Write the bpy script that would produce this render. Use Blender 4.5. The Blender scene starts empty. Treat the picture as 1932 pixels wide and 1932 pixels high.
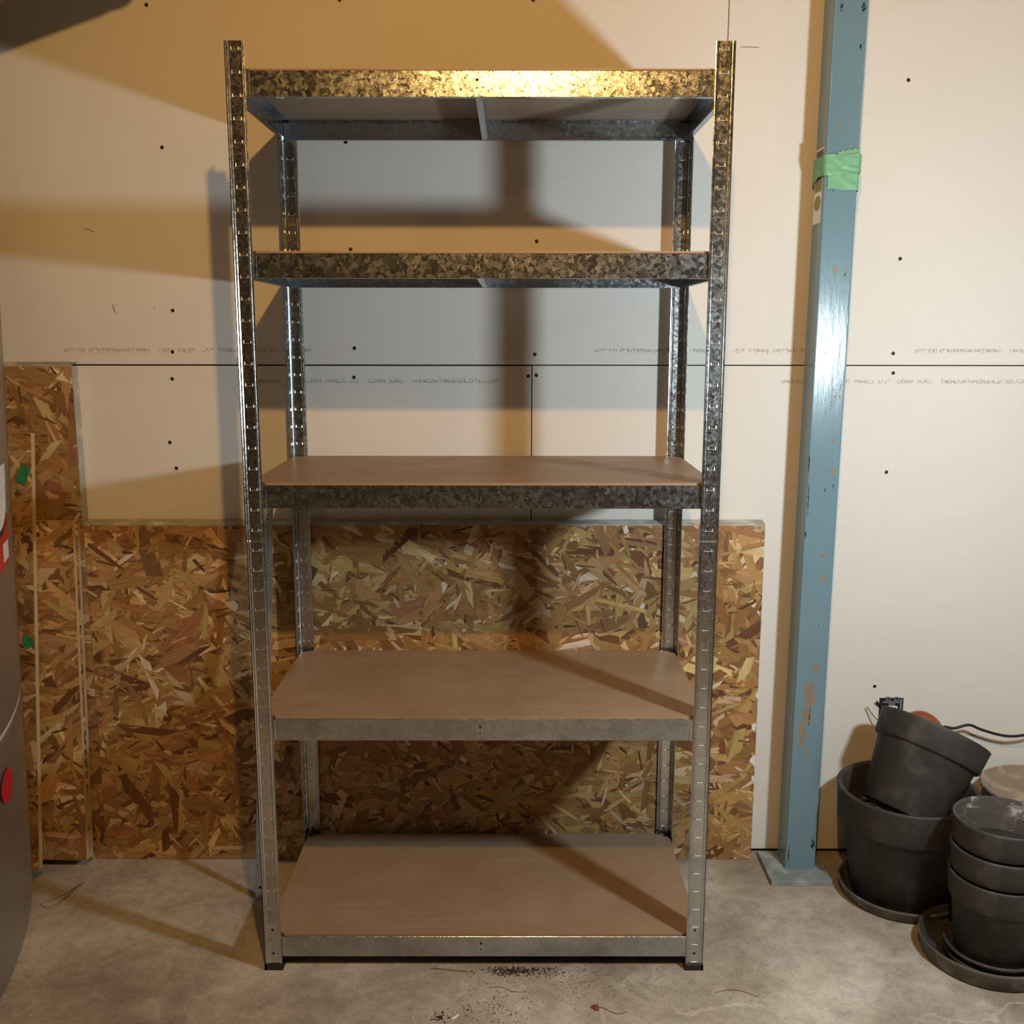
import bpy, math, random
from mathutils import Vector, Matrix

random.seed(7)
SC = bpy.context.scene
COL = SC.collection

# ---------------------------------------------------------------- camera
F_PX, PITCH, YAW, ROLL = 1949.8, 0.17420, 0.00071, 0.00087
cam_d = bpy.data.cameras.new('camera')
cam = bpy.data.objects.new('camera', cam_d)
COL.objects.link(cam)
cam_d.sensor_width = 36.0
cam_d.lens = F_PX / 1932.0 * 36.0
cam_d.clip_start = 0.02
fwd = Vector((math.sin(YAW) * math.cos(PITCH), math.cos(YAW) * math.cos(PITCH), -math.sin(PITCH)))
rgt = Vector((math.cos(YAW), -math.sin(YAW), 0))
upv = rgt.cross(fwd)
r2 = rgt * math.cos(ROLL) + upv * math.sin(ROLL)
u2 = -rgt * math.sin(ROLL) + upv * math.cos(ROLL)
cam.matrix_world = Matrix(((r2.x, u2.x, -fwd.x, 0.05569), (r2.y, u2.y, -fwd.y, -1.93383),
                           (r2.z, u2.z, -fwd.z, 1.29825), (0, 0, 0, 1)))
SC.camera = cam

# ---------------------------------------------------------------- world, lights, exposure
SC.view_settings.view_transform = 'Standard'
SC.view_settings.look = 'None'
SC.view_settings.gamma = 1.0
SC.view_settings.use_curve_mapping = False
SC.view_settings.exposure = 0.0
w = bpy.data.worlds.new('world')
SC.world = w
w.use_nodes = True
w.node_tree.nodes['Background'].inputs[0].default_value = (0.8, 0.75, 0.7, 1)
w.node_tree.nodes['Background'].inputs[1].default_value = 0.005


def lamp(name, loc, power, color, radius):
    d = bpy.data.lights.new(name, 'POINT')
    d.energy = power
    d.color = color
    d.shadow_soft_size = radius
    o = bpy.data.objects.new(name, d)
    o.location = loc
    COL.objects.link(o)
    return o


lamp('work_light', (1.0, -0.70, 1.235), 51, (0.83, 0.95, 1.0), 0.042)          # cool lamp, low on the right
lamp('ceiling_bulb', (0.12, -1.544, 2.285), 80, (1.0, 0.53, 0.15), 0.022)     # warm bulb overhead
lamp('ceiling_bulb', (2.65, -1.90, 2.30), 15, (1.0, 0.58, 0.22), 0.022)        # warm bulb further along


# ---------------------------------------------------------------- node helpers
def mat(name):
    m = bpy.data.materials.new(name)
    m.use_nodes = True
    nt = m.node_tree
    return m, nt, nt.nodes['Principled BSDF']


def nd(nt, t, **kw):
    n = nt.nodes.new(t)
    for k, v in kw.items():
        setattr(n, k, v)
    return n


def ramp(nt, fac, stops):
    r = nd(nt, 'ShaderNodeValToRGB')
    e = r.color_ramp.elements
    while len(e) < len(stops):
        e.new(0.5)
    for i, (p, c) in enumerate(stops):
        e[i].position = p
        e[i].color = (c[0], c[1], c[2], 1) if not isinstance(c, (int, float)) else (c, c, c, 1)
    nt.links.new(fac, r.inputs[0])
    return r.outputs[0]


def noise(nt, scale, detail=4, rough=0.55, vec=None, dist=0.0):
    n = nd(nt, 'ShaderNodeTexNoise')
    n.inputs['Scale'].default_value = scale
    n.inputs['Detail'].default_value = detail
    n.inputs['Roughness'].default_value = rough
    n.inputs['Distortion'].default_value = dist
    nt.links.new(vec if vec is not None else coords(nt), n.inputs['Vector'])
    return n.outputs['Fac']


def coords(nt, kind='Object'):
    return nd(nt, 'ShaderNodeTexCoord').outputs[kind]


def position(nt):
    return nd(nt, 'ShaderNodeNewGeometry').outputs['Position']


def mapping(nt, vec, scale=(1, 1, 1), loc=(0, 0, 0), rot=(0, 0, 0)):
    m = nd(nt, 'ShaderNodeMapping')
    m.inputs['Scale'].default_value = scale
    m.inputs['Location'].default_value = loc
    m.inputs['Rotation'].default_value = rot
    nt.links.new(vec, m.inputs['Vector'])
    return m.outputs[0]


def mix(nt, fac, a, b, mode='MIX'):
    m = nd(nt, 'ShaderNodeMix', data_type='RGBA', blend_type=mode)
    for sock, v in ((m.inputs[0], fac), (m.inputs[6], a), (m.inputs[7], b)):
        if isinstance(v, (int, float)):
            sock.default_value = v
        elif isinstance(v, tuple):
            sock.default_value = (v[0], v[1], v[2], 1)
        else:
            nt.links.new(v, sock)
    return m.outputs[2]


def mth(nt, op, a, b=0.0, clamp=False):
    m = nd(nt, 'ShaderNodeMath', operation=op, use_clamp=clamp)
    for s, v in ((m.inputs[0], a), (m.inputs[1], b)):
        if isinstance(v, (int, float)):
            s.default_value = v
        else:
            nt.links.new(v, s)
    return m.outputs[0]


def bump(nt, bsdf, h, strength=0.3, dist=0.001):
    b = nd(nt, 'ShaderNodeBump')
    b.inputs['Strength'].default_value = strength
    b.inputs['Distance'].default_value = dist
    nt.links.new(h, b.inputs['Height'])
    nt.links.new(b.outputs[0], bsdf.inputs['Normal'])


def plain(name, col, rough=0.6, metal=0.0, spec=0.5):
    m, nt, b = mat(name)
    n = noise(nt, 40, 3)
    nt.links.new(mix(nt, n, tuple(c * 0.85 for c in col), tuple(min(1, c * 1.12) for c in col)), b.inputs['Base Color'])
    b.inputs['Roughness'].default_value = rough
    b.inputs['Metallic'].default_value = metal
    b.inputs['Specular IOR Level'].default_value = spec
    return m


# ---------------------------------------------------------------- materials
MT = {}


def mk_drywall():
    m, nt, b = mat('drywall_paper')
    p = position(nt)
    n1 = noise(nt, 1.6, 4, 0.5, p)
    n2 = noise(nt, 260, 3, 0.6, p)
    c = mix(nt, n1, (0.66, 0.64, 0.60), (0.74, 0.725, 0.69))
    fib = ramp(nt, noise(nt, 1.0, 3, 0.6, mapping(nt, p, (12, 12, 500))), [(0.35, 0.97), (0.65, 1.0)])
    c = mix(nt, 1.0, c, fib, 'MULTIPLY')
    # small scuffs
    sc = ramp(nt, noise(nt, 60, 2, 0.5, mapping(nt, p, (1, 1, 1), (3, 1, 7))), [(0.74, 0.0), (0.78, 1.0)])
    c = mix(nt, mth(nt, 'MULTIPLY', sc, 0.22), c, (0.45, 0.42, 0.38))
    nt.links.new(c, b.inputs['Base Color'])
    b.inputs['Roughness'].default_value = 0.75
    b.inputs['Specular IOR Level'].default_value = 0.25
    bump(nt, b, n2, 0.12, 0.0005)
    MT['drywall'] = m


def mk_concrete():
    m, nt, b = mat('concrete_floor')
    p = position(nt)
    big = noise(nt, 2.2, 6, 0.6, p, 0.4)
    mid = noise(nt, 9, 6, 0.65, p, 0.6)
    fine = noise(nt, 140, 4, 0.7, p)
    c = ramp(nt, big, [(0.34, (0.27, 0.23, 0.18)), (0.5, (0.42, 0.375, 0.31)), (0.66, (0.60, 0.555, 0.48))])
    c = mix(nt, mth(nt, 'MULTIPLY', ramp(nt, mid, [(0.35, 1.0), (0.52, 0.0)]), 0.35), c, (0.24, 0.20, 0.15))
    c = mix(nt, mth(nt, 'MULTIPLY', ramp(nt, mid, [(0.55, 0.0), (0.72, 1.0)]), 0.45), c, (0.66, 0.62, 0.55))
    c = mix(nt, 0.5, c, ramp(nt, fine, [(0.3, 0.62), (0.6, 1.0)]), 'MULTIPLY')
    spk = noise(nt, 34, 6, 0.75, p, 0.3)
    c = mix(nt, 0.55, c, ramp(nt, spk, [(0.34, 0.62), (0.55, 1.0), (0.7, 1.15)]), 'MULTIPLY')
    # pale wandering scratch lines
    v = nd(nt, 'ShaderNodeTexVoronoi', feature='DISTANCE_TO_EDGE')
    v.inputs['Scale'].default_value = 1.6
    dn = nd(nt, 'ShaderNodeTexNoise')
    dn.inputs['Scale'].default_value = 3.5
    dn.inputs['Detail'].default_value = 5
    nt.links.new(p, dn.inputs['Vector'])
    va = nd(nt, 'ShaderNodeVectorMath', operation='MULTIPLY_ADD')
    nt.links.new(dn.outputs['Color'], va.inputs[0])
    va.inputs[1].default_value = (0.5, 0.5, 0.0)
    nt.links.new(p, va.inputs[2])
    nt.links.new(va.outputs[0], v.inputs['Vector'])
    ln = ramp(nt, v.outputs['Distance'], [(0.0, 1.0), (0.006, 0.0)])
    brk = ramp(nt, noise(nt, 3.0, 3, 0.5, p), [(0.52, 0.0), (0.6, 1.0)])
    c = mix(nt, mth(nt, 'MULTIPLY', mth(nt, 'MULTIPLY', ln, brk), 0.4), c, (0.72, 0.68, 0.6))
    # small dark stains
    sp = ramp(nt, noise(nt, 55, 5, 0.7, p), [(0.66, 0.0), (0.72, 1.0)])
    spm = ramp(nt, noise(nt, 5, 3, 0.6, mapping(nt, p, (1, 1, 1), (4, 2, 0))), [(0.45, 0.0), (0.62, 1.0)])
    c = mix(nt, mth(nt, 'MULTIPLY', mth(nt, 'MULTIPLY', sp, spm), 0.65), c, (0.09, 0.07, 0.055))
    nt.links.new(c, b.inputs['Base Color'])
    nt.links.new(ramp(nt, mid, [(0.3, 0.5), (0.7, 0.75)]), b.inputs['Roughness'])
    b.inputs['Specular IOR Level'].default_value = 0.35
    bump(nt, b, mth(nt, 'ADD', fine, mth(nt, 'MULTIPLY', mid, 2.0)), 0.25, 0.0012)
    MT['concrete'] = m


def mk_metal(key, base, r0, r1, facet, dirt=0.0, scale=1.0):
    """galvanised steel: flat crystal facets tilt the normal cell by cell"""
    m, nt, b = mat(key)
    p = coords(nt)
    ns = nd(nt, 'ShaderNodeTexNoise')
    ns.inputs['Scale'].default_value = 70 * scale
    ns.inputs['Detail'].default_value = 2
    nt.links.new(p, ns.inputs['Vector'])
    va = nd(nt, 'ShaderNodeVectorMath', operation='MULTIPLY_ADD')
    nt.links.new(ns.outputs['Color'], va.inputs[0])
    va.inputs[1].default_value = (0.016, 0.016, 0.016)
    nt.links.new(p, va.inputs[2])
    acc = None
    for s, k in ((110 * scale, facet), (460 * scale, facet * 2.6)):
        v = nd(nt, 'ShaderNodeTexVoronoi')
        v.inputs['Scale'].default_value = s
        nt.links.new(va.outputs[0], v.inputs['Vector'])
        sub = nd(nt, 'ShaderNodeVectorMath', operation='SUBTRACT')
        nt.links.new(v.outputs['Color'], sub.inputs[0])
        sub.inputs[1].default_value = (0.5, 0.5, 0.5)
        sc = nd(nt, 'ShaderNodeVectorMath', operation='SCALE')
        sc.inputs['Scale'].default_value = k
        nt.links.new(sub.outputs[0], sc.inputs[0])
        if acc is None:
            acc = sc.outputs[0]
            vcol = v.outputs['Color']
        else:
            ad = nd(nt, 'ShaderNodeVectorMath', operation='ADD')
            nt.links.new(acc, ad.inputs[0])
            nt.links.new(sc.outputs[0], ad.inputs[1])
            acc = ad.outputs[0]
    g = nd(nt, 'ShaderNodeNewGeometry')
    ad = nd(nt, 'ShaderNodeVectorMath', operation='ADD')
    nt.links.new(g.outputs['Normal'], ad.inputs[0])
    nt.links.new(acc, ad.inputs[1])
    nn = nd(nt, 'ShaderNodeVectorMath', operation='NORMALIZE')
    nt.links.new(ad.outputs[0], nn.inputs[0])
    nt.links.new(nn.outputs[0], b.inputs['Normal'])
    cell = nd(nt, 'ShaderNodeSeparateColor')
    nt.links.new(vcol, cell.inputs[0])
    big = noise(nt, 14, 4, 0.6, p)
    c = mix(nt, cell.outputs[0], tuple(x * 0.88 for x in base), base)
    c = mix(nt, mth(nt, 'MULTIPLY', ramp(nt, big, [(0.45, 0.0), (0.65, 1.0)]), 0.35), c, tuple(x * 0.5 for x in base))
    nt.links.new(c, b.inputs['Base Color'])
    b.inputs['Metallic'].default_value = 1.0 - dirt
    rr = nd(nt, 'ShaderNodeMapRange')
    nt.links.new(cell.outputs[1], rr.inputs[0])
    rr.inputs['To Min'].default_value = r0
    rr.inputs['To Max'].default_value = r1
    nt.links.new(rr.outputs[0], b.inputs['Roughness'])
    MT[key] = m


def mk_mdf(key, a, c2, edge=False):
    m, nt, b = mat(key)
    p = coords(nt)
    n1 = noise(nt, 5, 5, 0.6, mapping(nt, p, (1, 2.2, 1)))
    n2 = noise(nt, 220, 3, 0.6, p)
    c = mix(nt, n1, a, c2)
    c = mix(nt, 0.25, c, ramp(nt, n2, [(0.3, 0.7), (0.6, 1.0)]), 'MULTIPLY')
    s = ramp(nt, noise(nt, 1.0, 3, 0.7, mapping(nt, p, (60, 2.0, 2.0), (0, 0, 0), (0, 0, 0.5))), [(0.70, 0.0), (0.76, 1.0)])
    s2 = ramp(nt, noise(nt, 3.0, 3, 0.6, p), [(0.5, 0.0), (0.62, 1.0)])
    c = mix(nt, mth(nt, 'MULTIPLY', mth(nt, 'MULTIPLY', s, s2), 0.35), c, (0.55, 0.42, 0.30))
    cl = ramp(nt, noise(nt, 7, 6, 0.7, mapping(nt, p, (1, 1, 1), (2, 5, 0))), [(0.42, 0.0), (0.70, 1.0)])
    c = mix(nt, mth(nt, 'MULTIPLY', cl, 0.28), c, (0.42, 0.33, 0.25))
    for q, (sc_, rz) in enumerate((((1.5, 90, 1), 0.9), ((2.0, 110, 1), -1.1), ((2.5, 130, 1), 1.45))):
        ln = ramp(nt, noise(nt, 1.0, 1, 0.4, mapping(nt, p, sc_, (q * 3.3, q * 1.7, 0), (0, 0, rz))), [(0.735, 0.0), (0.745, 1.0)])
        c = mix(nt, mth(nt, 'MULTIPLY', ln, 0.30), c, (0.50, 0.38, 0.27))
    nt.links.new(c, b.inputs['Base Color'])
    nt.links.new(ramp(nt, n1, [(0.3, 0.38), (0.7, 0.55)]), b.inputs['Roughness'])
    b.inputs['Specular IOR Level'].default_value = 0.4
    bump(nt, b, n2, 0.05, 0.0004)
    MT[key] = m


def mk_osb():
    m, nt, b = mat('osb_strands')
    at = nd(nt, 'ShaderNodeAttribute', attribute_name='Col')
    uv = nd(nt, 'ShaderNodeUVMap', uv_map='UVMap')
    g = noise(nt, 1.0, 4, 0.65, mapping(nt, uv.outputs[0], (14, 420, 1)))
    g2 = noise(nt, 1.0, 3, 0.6, mapping(nt, uv.outputs[0], (60, 1300, 1)))
    c = mix(nt, 0.75, at.outputs['Color'], ramp(nt, g, [(0.3, 0.42), (0.62, 1.15)]), 'MULTIPLY')
    c = mix(nt, 0.5, c, ramp(nt, g2, [(0.3, 0.6), (0.6, 1.0)]), 'MULTIPLY')
    sp = ramp(nt, noise(nt, 130, 3, 0.7), [(0.68, 0.0), (0.73, 1.0)])
    c = mix(nt, mth(nt, 'MULTIPLY', sp, 0.6), c, (0.05, 0.02, 0.01))
    nt.links.new(c, b.inputs['Base Color'])
    b.inputs['Roughness'].default_value = 0.55
    b.inputs['Specular IOR Level'].default_value = 0.4
    bump(nt, b, g, 0.35, 0.0006)
    MT['osb'] = m


def mk_paint():
    m, nt, b = mat('column_blue_paint')
    p = position(nt)
    n = noise(nt, 5, 4, 0.6, p)
    c = mix(nt, n, (0.122, 0.218, 0.272), (0.168, 0.275, 0.33))
    warp = noise(nt, 90, 5, 0.7, p)
    tot = None
    # rust and bare patches: centre (x, z), radius, strength
    for x, z, r, k in ((0.757, 0.455, 0.036, 1.0), (0.752, 0.40, 0.03, 1.0), (0.745, 0.355, 0.026, 1.0),
                       (0.772, 0.51, 0.022, 0.9), (0.783, 0.985, 0.010, 1.0), (0.777, 0.737, 0.010, 1.0),
                       (0.770, 0.79, 0.013, 0.8), (0.765, 1.428, 0.011, 0.9), (0.755, 1.725, 0.014, 0.6),
                       (0.78, 1.16, 0.02, 0.6), (0.78, 1.06, 0.012, 0.8), (0.76, 0.31, 0.012, 0.8)):
        d = nd(nt, 'ShaderNodeVectorMath', operation='SUBTRACT')
        nt.links.new(p, d.inputs[0])
        d.inputs[1].default_value = (x, 0.385, z)
        ml = nd(nt, 'ShaderNodeVectorMath', operation='MULTIPLY')
        nt.links.new(d.outputs[0], ml.inputs[0])
        ml.inputs[1].default_value = (1.6, 0.3, 0.75)
        ln = nd(nt, 'ShaderNodeVectorMath', operation='LENGTH')
        nt.links.new(ml.outputs[0], ln.inputs[0])
        v = mth(nt, 'SUBTRACT', 1.0, mth(nt, 'DIVIDE', ln.outputs['Value'], r), True)
        v = mth(nt, 'MULTIPLY', mth(nt, 'POWER', v, 0.6), k)
        tot = v if tot is None else mth(nt, 'MAXIMUM', tot, v)
    msk = ramp(nt, mth(nt, 'ADD', mth(nt, 'MULTIPLY', tot, 0.36), warp), [(0.70, 0.0), (0.73, 1.0)])
    c = mix(nt, msk, c, mix(nt, warp, (0.16, 0.11, 0.065), (0.36, 0.26, 0.17)))
    chips = ramp(nt, noise(nt, 46, 4, 0.7, mapping(nt, p, (1.4, 1, 0.5), (0, 0, 5))), [(0.715, 0.0), (0.725, 1.0)])
    c = mix(nt, chips, c, (0.02, 0.025, 0.03))
    dk = None
    for x, z, rx, rz in ((0.748, 1.968, 0.004, 0.014), (0.795, 1.966, 0.006, 0.014), (0.793, 1.888, 0.003, 0.008), (0.729, 0.838, 0.003, 0.011),
                         (0.731, 0.92, 0.002, 0.05), (0.729, 1.00, 0.002, 0.03), (0.757, 1.155, 0.0025, 0.018), (0.772, 1.15, 0.0025, 0.03),
                         (0.790, 1.17, 0.003, 0.03), (0.727, 0.05, 0.003, 0.03), (0.785, 0.075, 0.006, 0.02), (0.768, 0.94, 0.002, 0.006),
                         (0.786, 0.95, 0.002, 0.010), (0.760, 0.40, 0.002, 0.03)):
        d = nd(nt, 'ShaderNodeVectorMath', operation='SUBTRACT')
        nt.links.new(p, d.inputs[0])
        d.inputs[1].default_value = (x, 0.385, z)
        ml = nd(nt, 'ShaderNodeVectorMath', operation='MULTIPLY')
        nt.links.new(d.outputs[0], ml.inputs[0])
        ml.inputs[1].default_value = (1 / rx, 20, 1 / rz)
        ln = nd(nt, 'ShaderNodeVectorMath', operation='LENGTH')
        nt.links.new(ml.outputs[0], ln.inputs[0])
        v = mth(nt, 'SUBTRACT', 1.3, ln.outputs['Value'], True)
        dk = v if dk is None else mth(nt, 'MAXIMUM', dk, v)
    wd = noise(nt, 260, 3, 0.7, p)
    dkm = ramp(nt, mth(nt, 'ADD', mth(nt, 'MULTIPLY', dk, 0.3), wd), [(0.70, 0.0), (0.73, 1.0)])
    c = mix(nt, dkm, c, (0.018, 0.018, 0.020))
    nt.links.new(c, b.inputs['Base Color'])
    b.inputs['Roughness'].default_value = 0.22
    b.inputs['Specular IOR Level'].default_value = 0.55
    bump(nt, b, mth(nt, 'ADD', noise(nt, 1.0, 4, 0.6, mapping(nt, p, (80, 80, 14))), mth(nt, 'MULTIPLY', msk, -0.7)), 0.45, 0.0012)
    MT['paint'] = m


def mk_clay(key, a, c2, rough=0.75, crust=0.0):
    m, nt, b = mat(key)
    p = coords(nt)
    n1 = noise(nt, 9, 5, 0.6, p)
    n2 = noise(nt, 120, 4, 0.65, p)
    c = mix(nt, n1, a, c2)
    sm_ = ramp(nt, noise(nt, 17, 5, 0.6, mapping(nt, p, (1, 1, 1), (5, 3, 1))), [(0.50, 0.0), (0.72, 1.0)])
    c = mix(nt, mth(nt, 'MULTIPLY', sm_, 0.55), c, tuple(min(1, x * 2.1) for x in c2))
    if crust:
        cr = ramp(nt, noise(nt, 26, 6, 0.75, mapping(nt, p, (1, 1, 1.6))), [(0.56, 0.0), (0.66, 1.0)])
        c = mix(nt, mth(nt, 'MULTIPLY', cr, crust), c, (0.42, 0.40, 0.37))
    nt.links.new(c, b.inputs['Base Color'])
    b.inputs['Roughness'].default_value = rough
    b.inputs['Specular IOR Level'].default_value = 0.35
    bump(nt, b, mth(nt, 'ADD', n2, n1), 0.25, 0.0012)
    MT[key] = m


def mk_steel():
    m, nt, b = mat('brushed_steel')
    p = coords(nt)
    n = noise(nt, 1.0, 3, 0.6, mapping(nt, p, (3, 3, 260)))
    big = noise(nt, 4, 4, 0.6, p)
    nt.links.new(mix(nt, big, (0.33, 0.31, 0.28), (0.45, 0.43, 0.40)), b.inputs['Base Color'])
    b.inputs['Metallic'].default_value = 0.85
    nt.links.new(ramp(nt, n, [(0.3, 0.34), (0.7, 0.5)]), b.inputs['Roughness'])
    MT['steel'] = m


def mk_tape(key, col):
    m, nt, b = mat(key)
    p = coords(nt)
    n = noise(nt, 60, 3, 0.5, p)
    nt.links.new(mix(nt, n, tuple(x * 0.8 for x in col), tuple(min(1, x * 1.2) for x in col)), b.inputs['Base Color'])
    b.inputs['Roughness'].default_value = 0.5
    cr = noise(nt, 1.0, 2, 0.5, mapping(nt, p, (250, 250, 40)))
    bump(nt, b, cr, 0.2, 0.0004)
    MT[key] = m


mk_drywall(); mk_concrete(); mk_osb(); mk_paint(); mk_steel()
mk_metal('galvanised', (0.52, 0.565, 0.61), 0.16, 0.30, 0.028, scale=1.25)
mk_metal('galvanised_post', (0.64, 0.66, 0.67), 0.16, 0.28, 0.016, scale=1.7)
mk_mdf('hardboard', (0.25, 0.165, 0.10), (0.35, 0.24, 0.15))
mk_mdf('hardboard_raw', (0.26, 0.20, 0.14), (0.32, 0.25, 0.18))
mk_clay('clay_dark', (0.026, 0.0235, 0.0225), (0.055, 0.049, 0.045), 0.58)
mk_clay('clay_inside', (0.045, 0.038, 0.034), (0.09, 0.078, 0.068), 0.85, 0.75)
mk_clay('clay_rim_worn', (0.05, 0.042, 0.036), (0.15, 0.13, 0.11), 0.7, 0.25)
mk_clay('dusty_dish', (0.20, 0.155, 0.11), (0.30, 0.245, 0.18), 0.9, 0.15)
mk_clay('terracotta', (0.26, 0.075, 0.035), (0.36, 0.115, 0.055), 0.6)
mk_clay('soil', (0.012, 0.009, 0.007), (0.045, 0.034, 0.026), 0.95)
mk_clay('board_dust', (0.30, 0.285, 0.255), (0.46, 0.44, 0.40), 0.95)
mk_tape('tape_light', (0.15, 0.39, 0.215))
mk_tape('tape_dark', (0.03, 0.22, 0.085))
mk_clay('plate', (0.15, 0.20, 0.22), (0.26, 0.28, 0.27), 0.6)
MT['tab'] = plain('punched_edge', (0.88, 0.89, 0.90), 0.30, 1.0)
MT['black'] = plain('black_plastic', (0.012, 0.012, 0.012), 0.45)
MT['hole'] = plain('dark_hole', (0.006, 0.006, 0.006), 0.9)
MT['screw'] = plain('screw_head', (0.012, 0.012, 0.013), 0.5)
MT['plaster'] = plain('torn_paper', (0.78, 0.77, 0.74), 0.9)
MT['ink'] = plain('printed_ink', (0.22, 0.21, 0.20), 0.9)
MT['ink_dark'] = plain('black_ink', (0.015, 0.015, 0.015), 0.8)
MT['mark'] = plain('pencil_mark', (0.20, 0.15, 0.10), 0.9)
MT['framing'] = plain('dark_framing', (0.02, 0.015, 0.01), 0.9)
MT['joist'] = plain('joist_wood', (0.16, 0.12, 0.085), 0.8)
MT['ceiling'] = plain('subfloor', (0.12, 0.095, 0.07), 0.85)
MT['room'] = plain('room_wall', (0.10, 0.085, 0.065), 0.85)
MT['pale_wood'] = plain('cut_edge_pale', (0.56, 0.40, 0.20), 0.8)
MT['pale_dust'] = plain('cut_edge_weathered', (0.42, 0.37, 0.29), 0.9)
MT['osb_back'] = plain('pressed_wood_dark', (0.13, 0.062, 0.026), 0.8)
MT['strip'] = plain('satin_trim', (0.62, 0.61, 0.58), 0.4, 0.15)
MT['white'] = plain('white_paper', (0.78, 0.78, 0.76), 0.45)
MT['olive'] = plain('olive_print', (0.27, 0.27, 0.02), 0.5)
MT['brownprint'] = plain('brown_print', (0.10, 0.075, 0.06), 0.5)
MT['red'] = plain('red_print', (0.62, 0.03, 0.015), 0.35)
MT['magnet'] = plain('red_plastic', (0.55, 0.01, 0.03), 0.35)
MT['aluminium'] = plain('aluminium', (0.50, 0.51, 0.53), 0.42, 0.75)
MT['zinc'] = plain('zinc_bracket', (0.42, 0.46, 0.50), 0.35, 0.8)
MT['twig'] = plain('dry_twig', (0.20, 0.11, 0.05), 0.85)
MT['straw'] = plain('dry_straw', (0.42, 0.30, 0.17), 0.85)
MT['leaf'] = plain('red_leaf', (0.22, 0.05, 0.03), 0.8)
MT['blocker'] = plain('blocker_grey', (0.30, 0.30, 0.30), 0.7)
MT['wire'] = plain('dark_wire', (0.09, 0.08, 0.05), 0.5)


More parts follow.
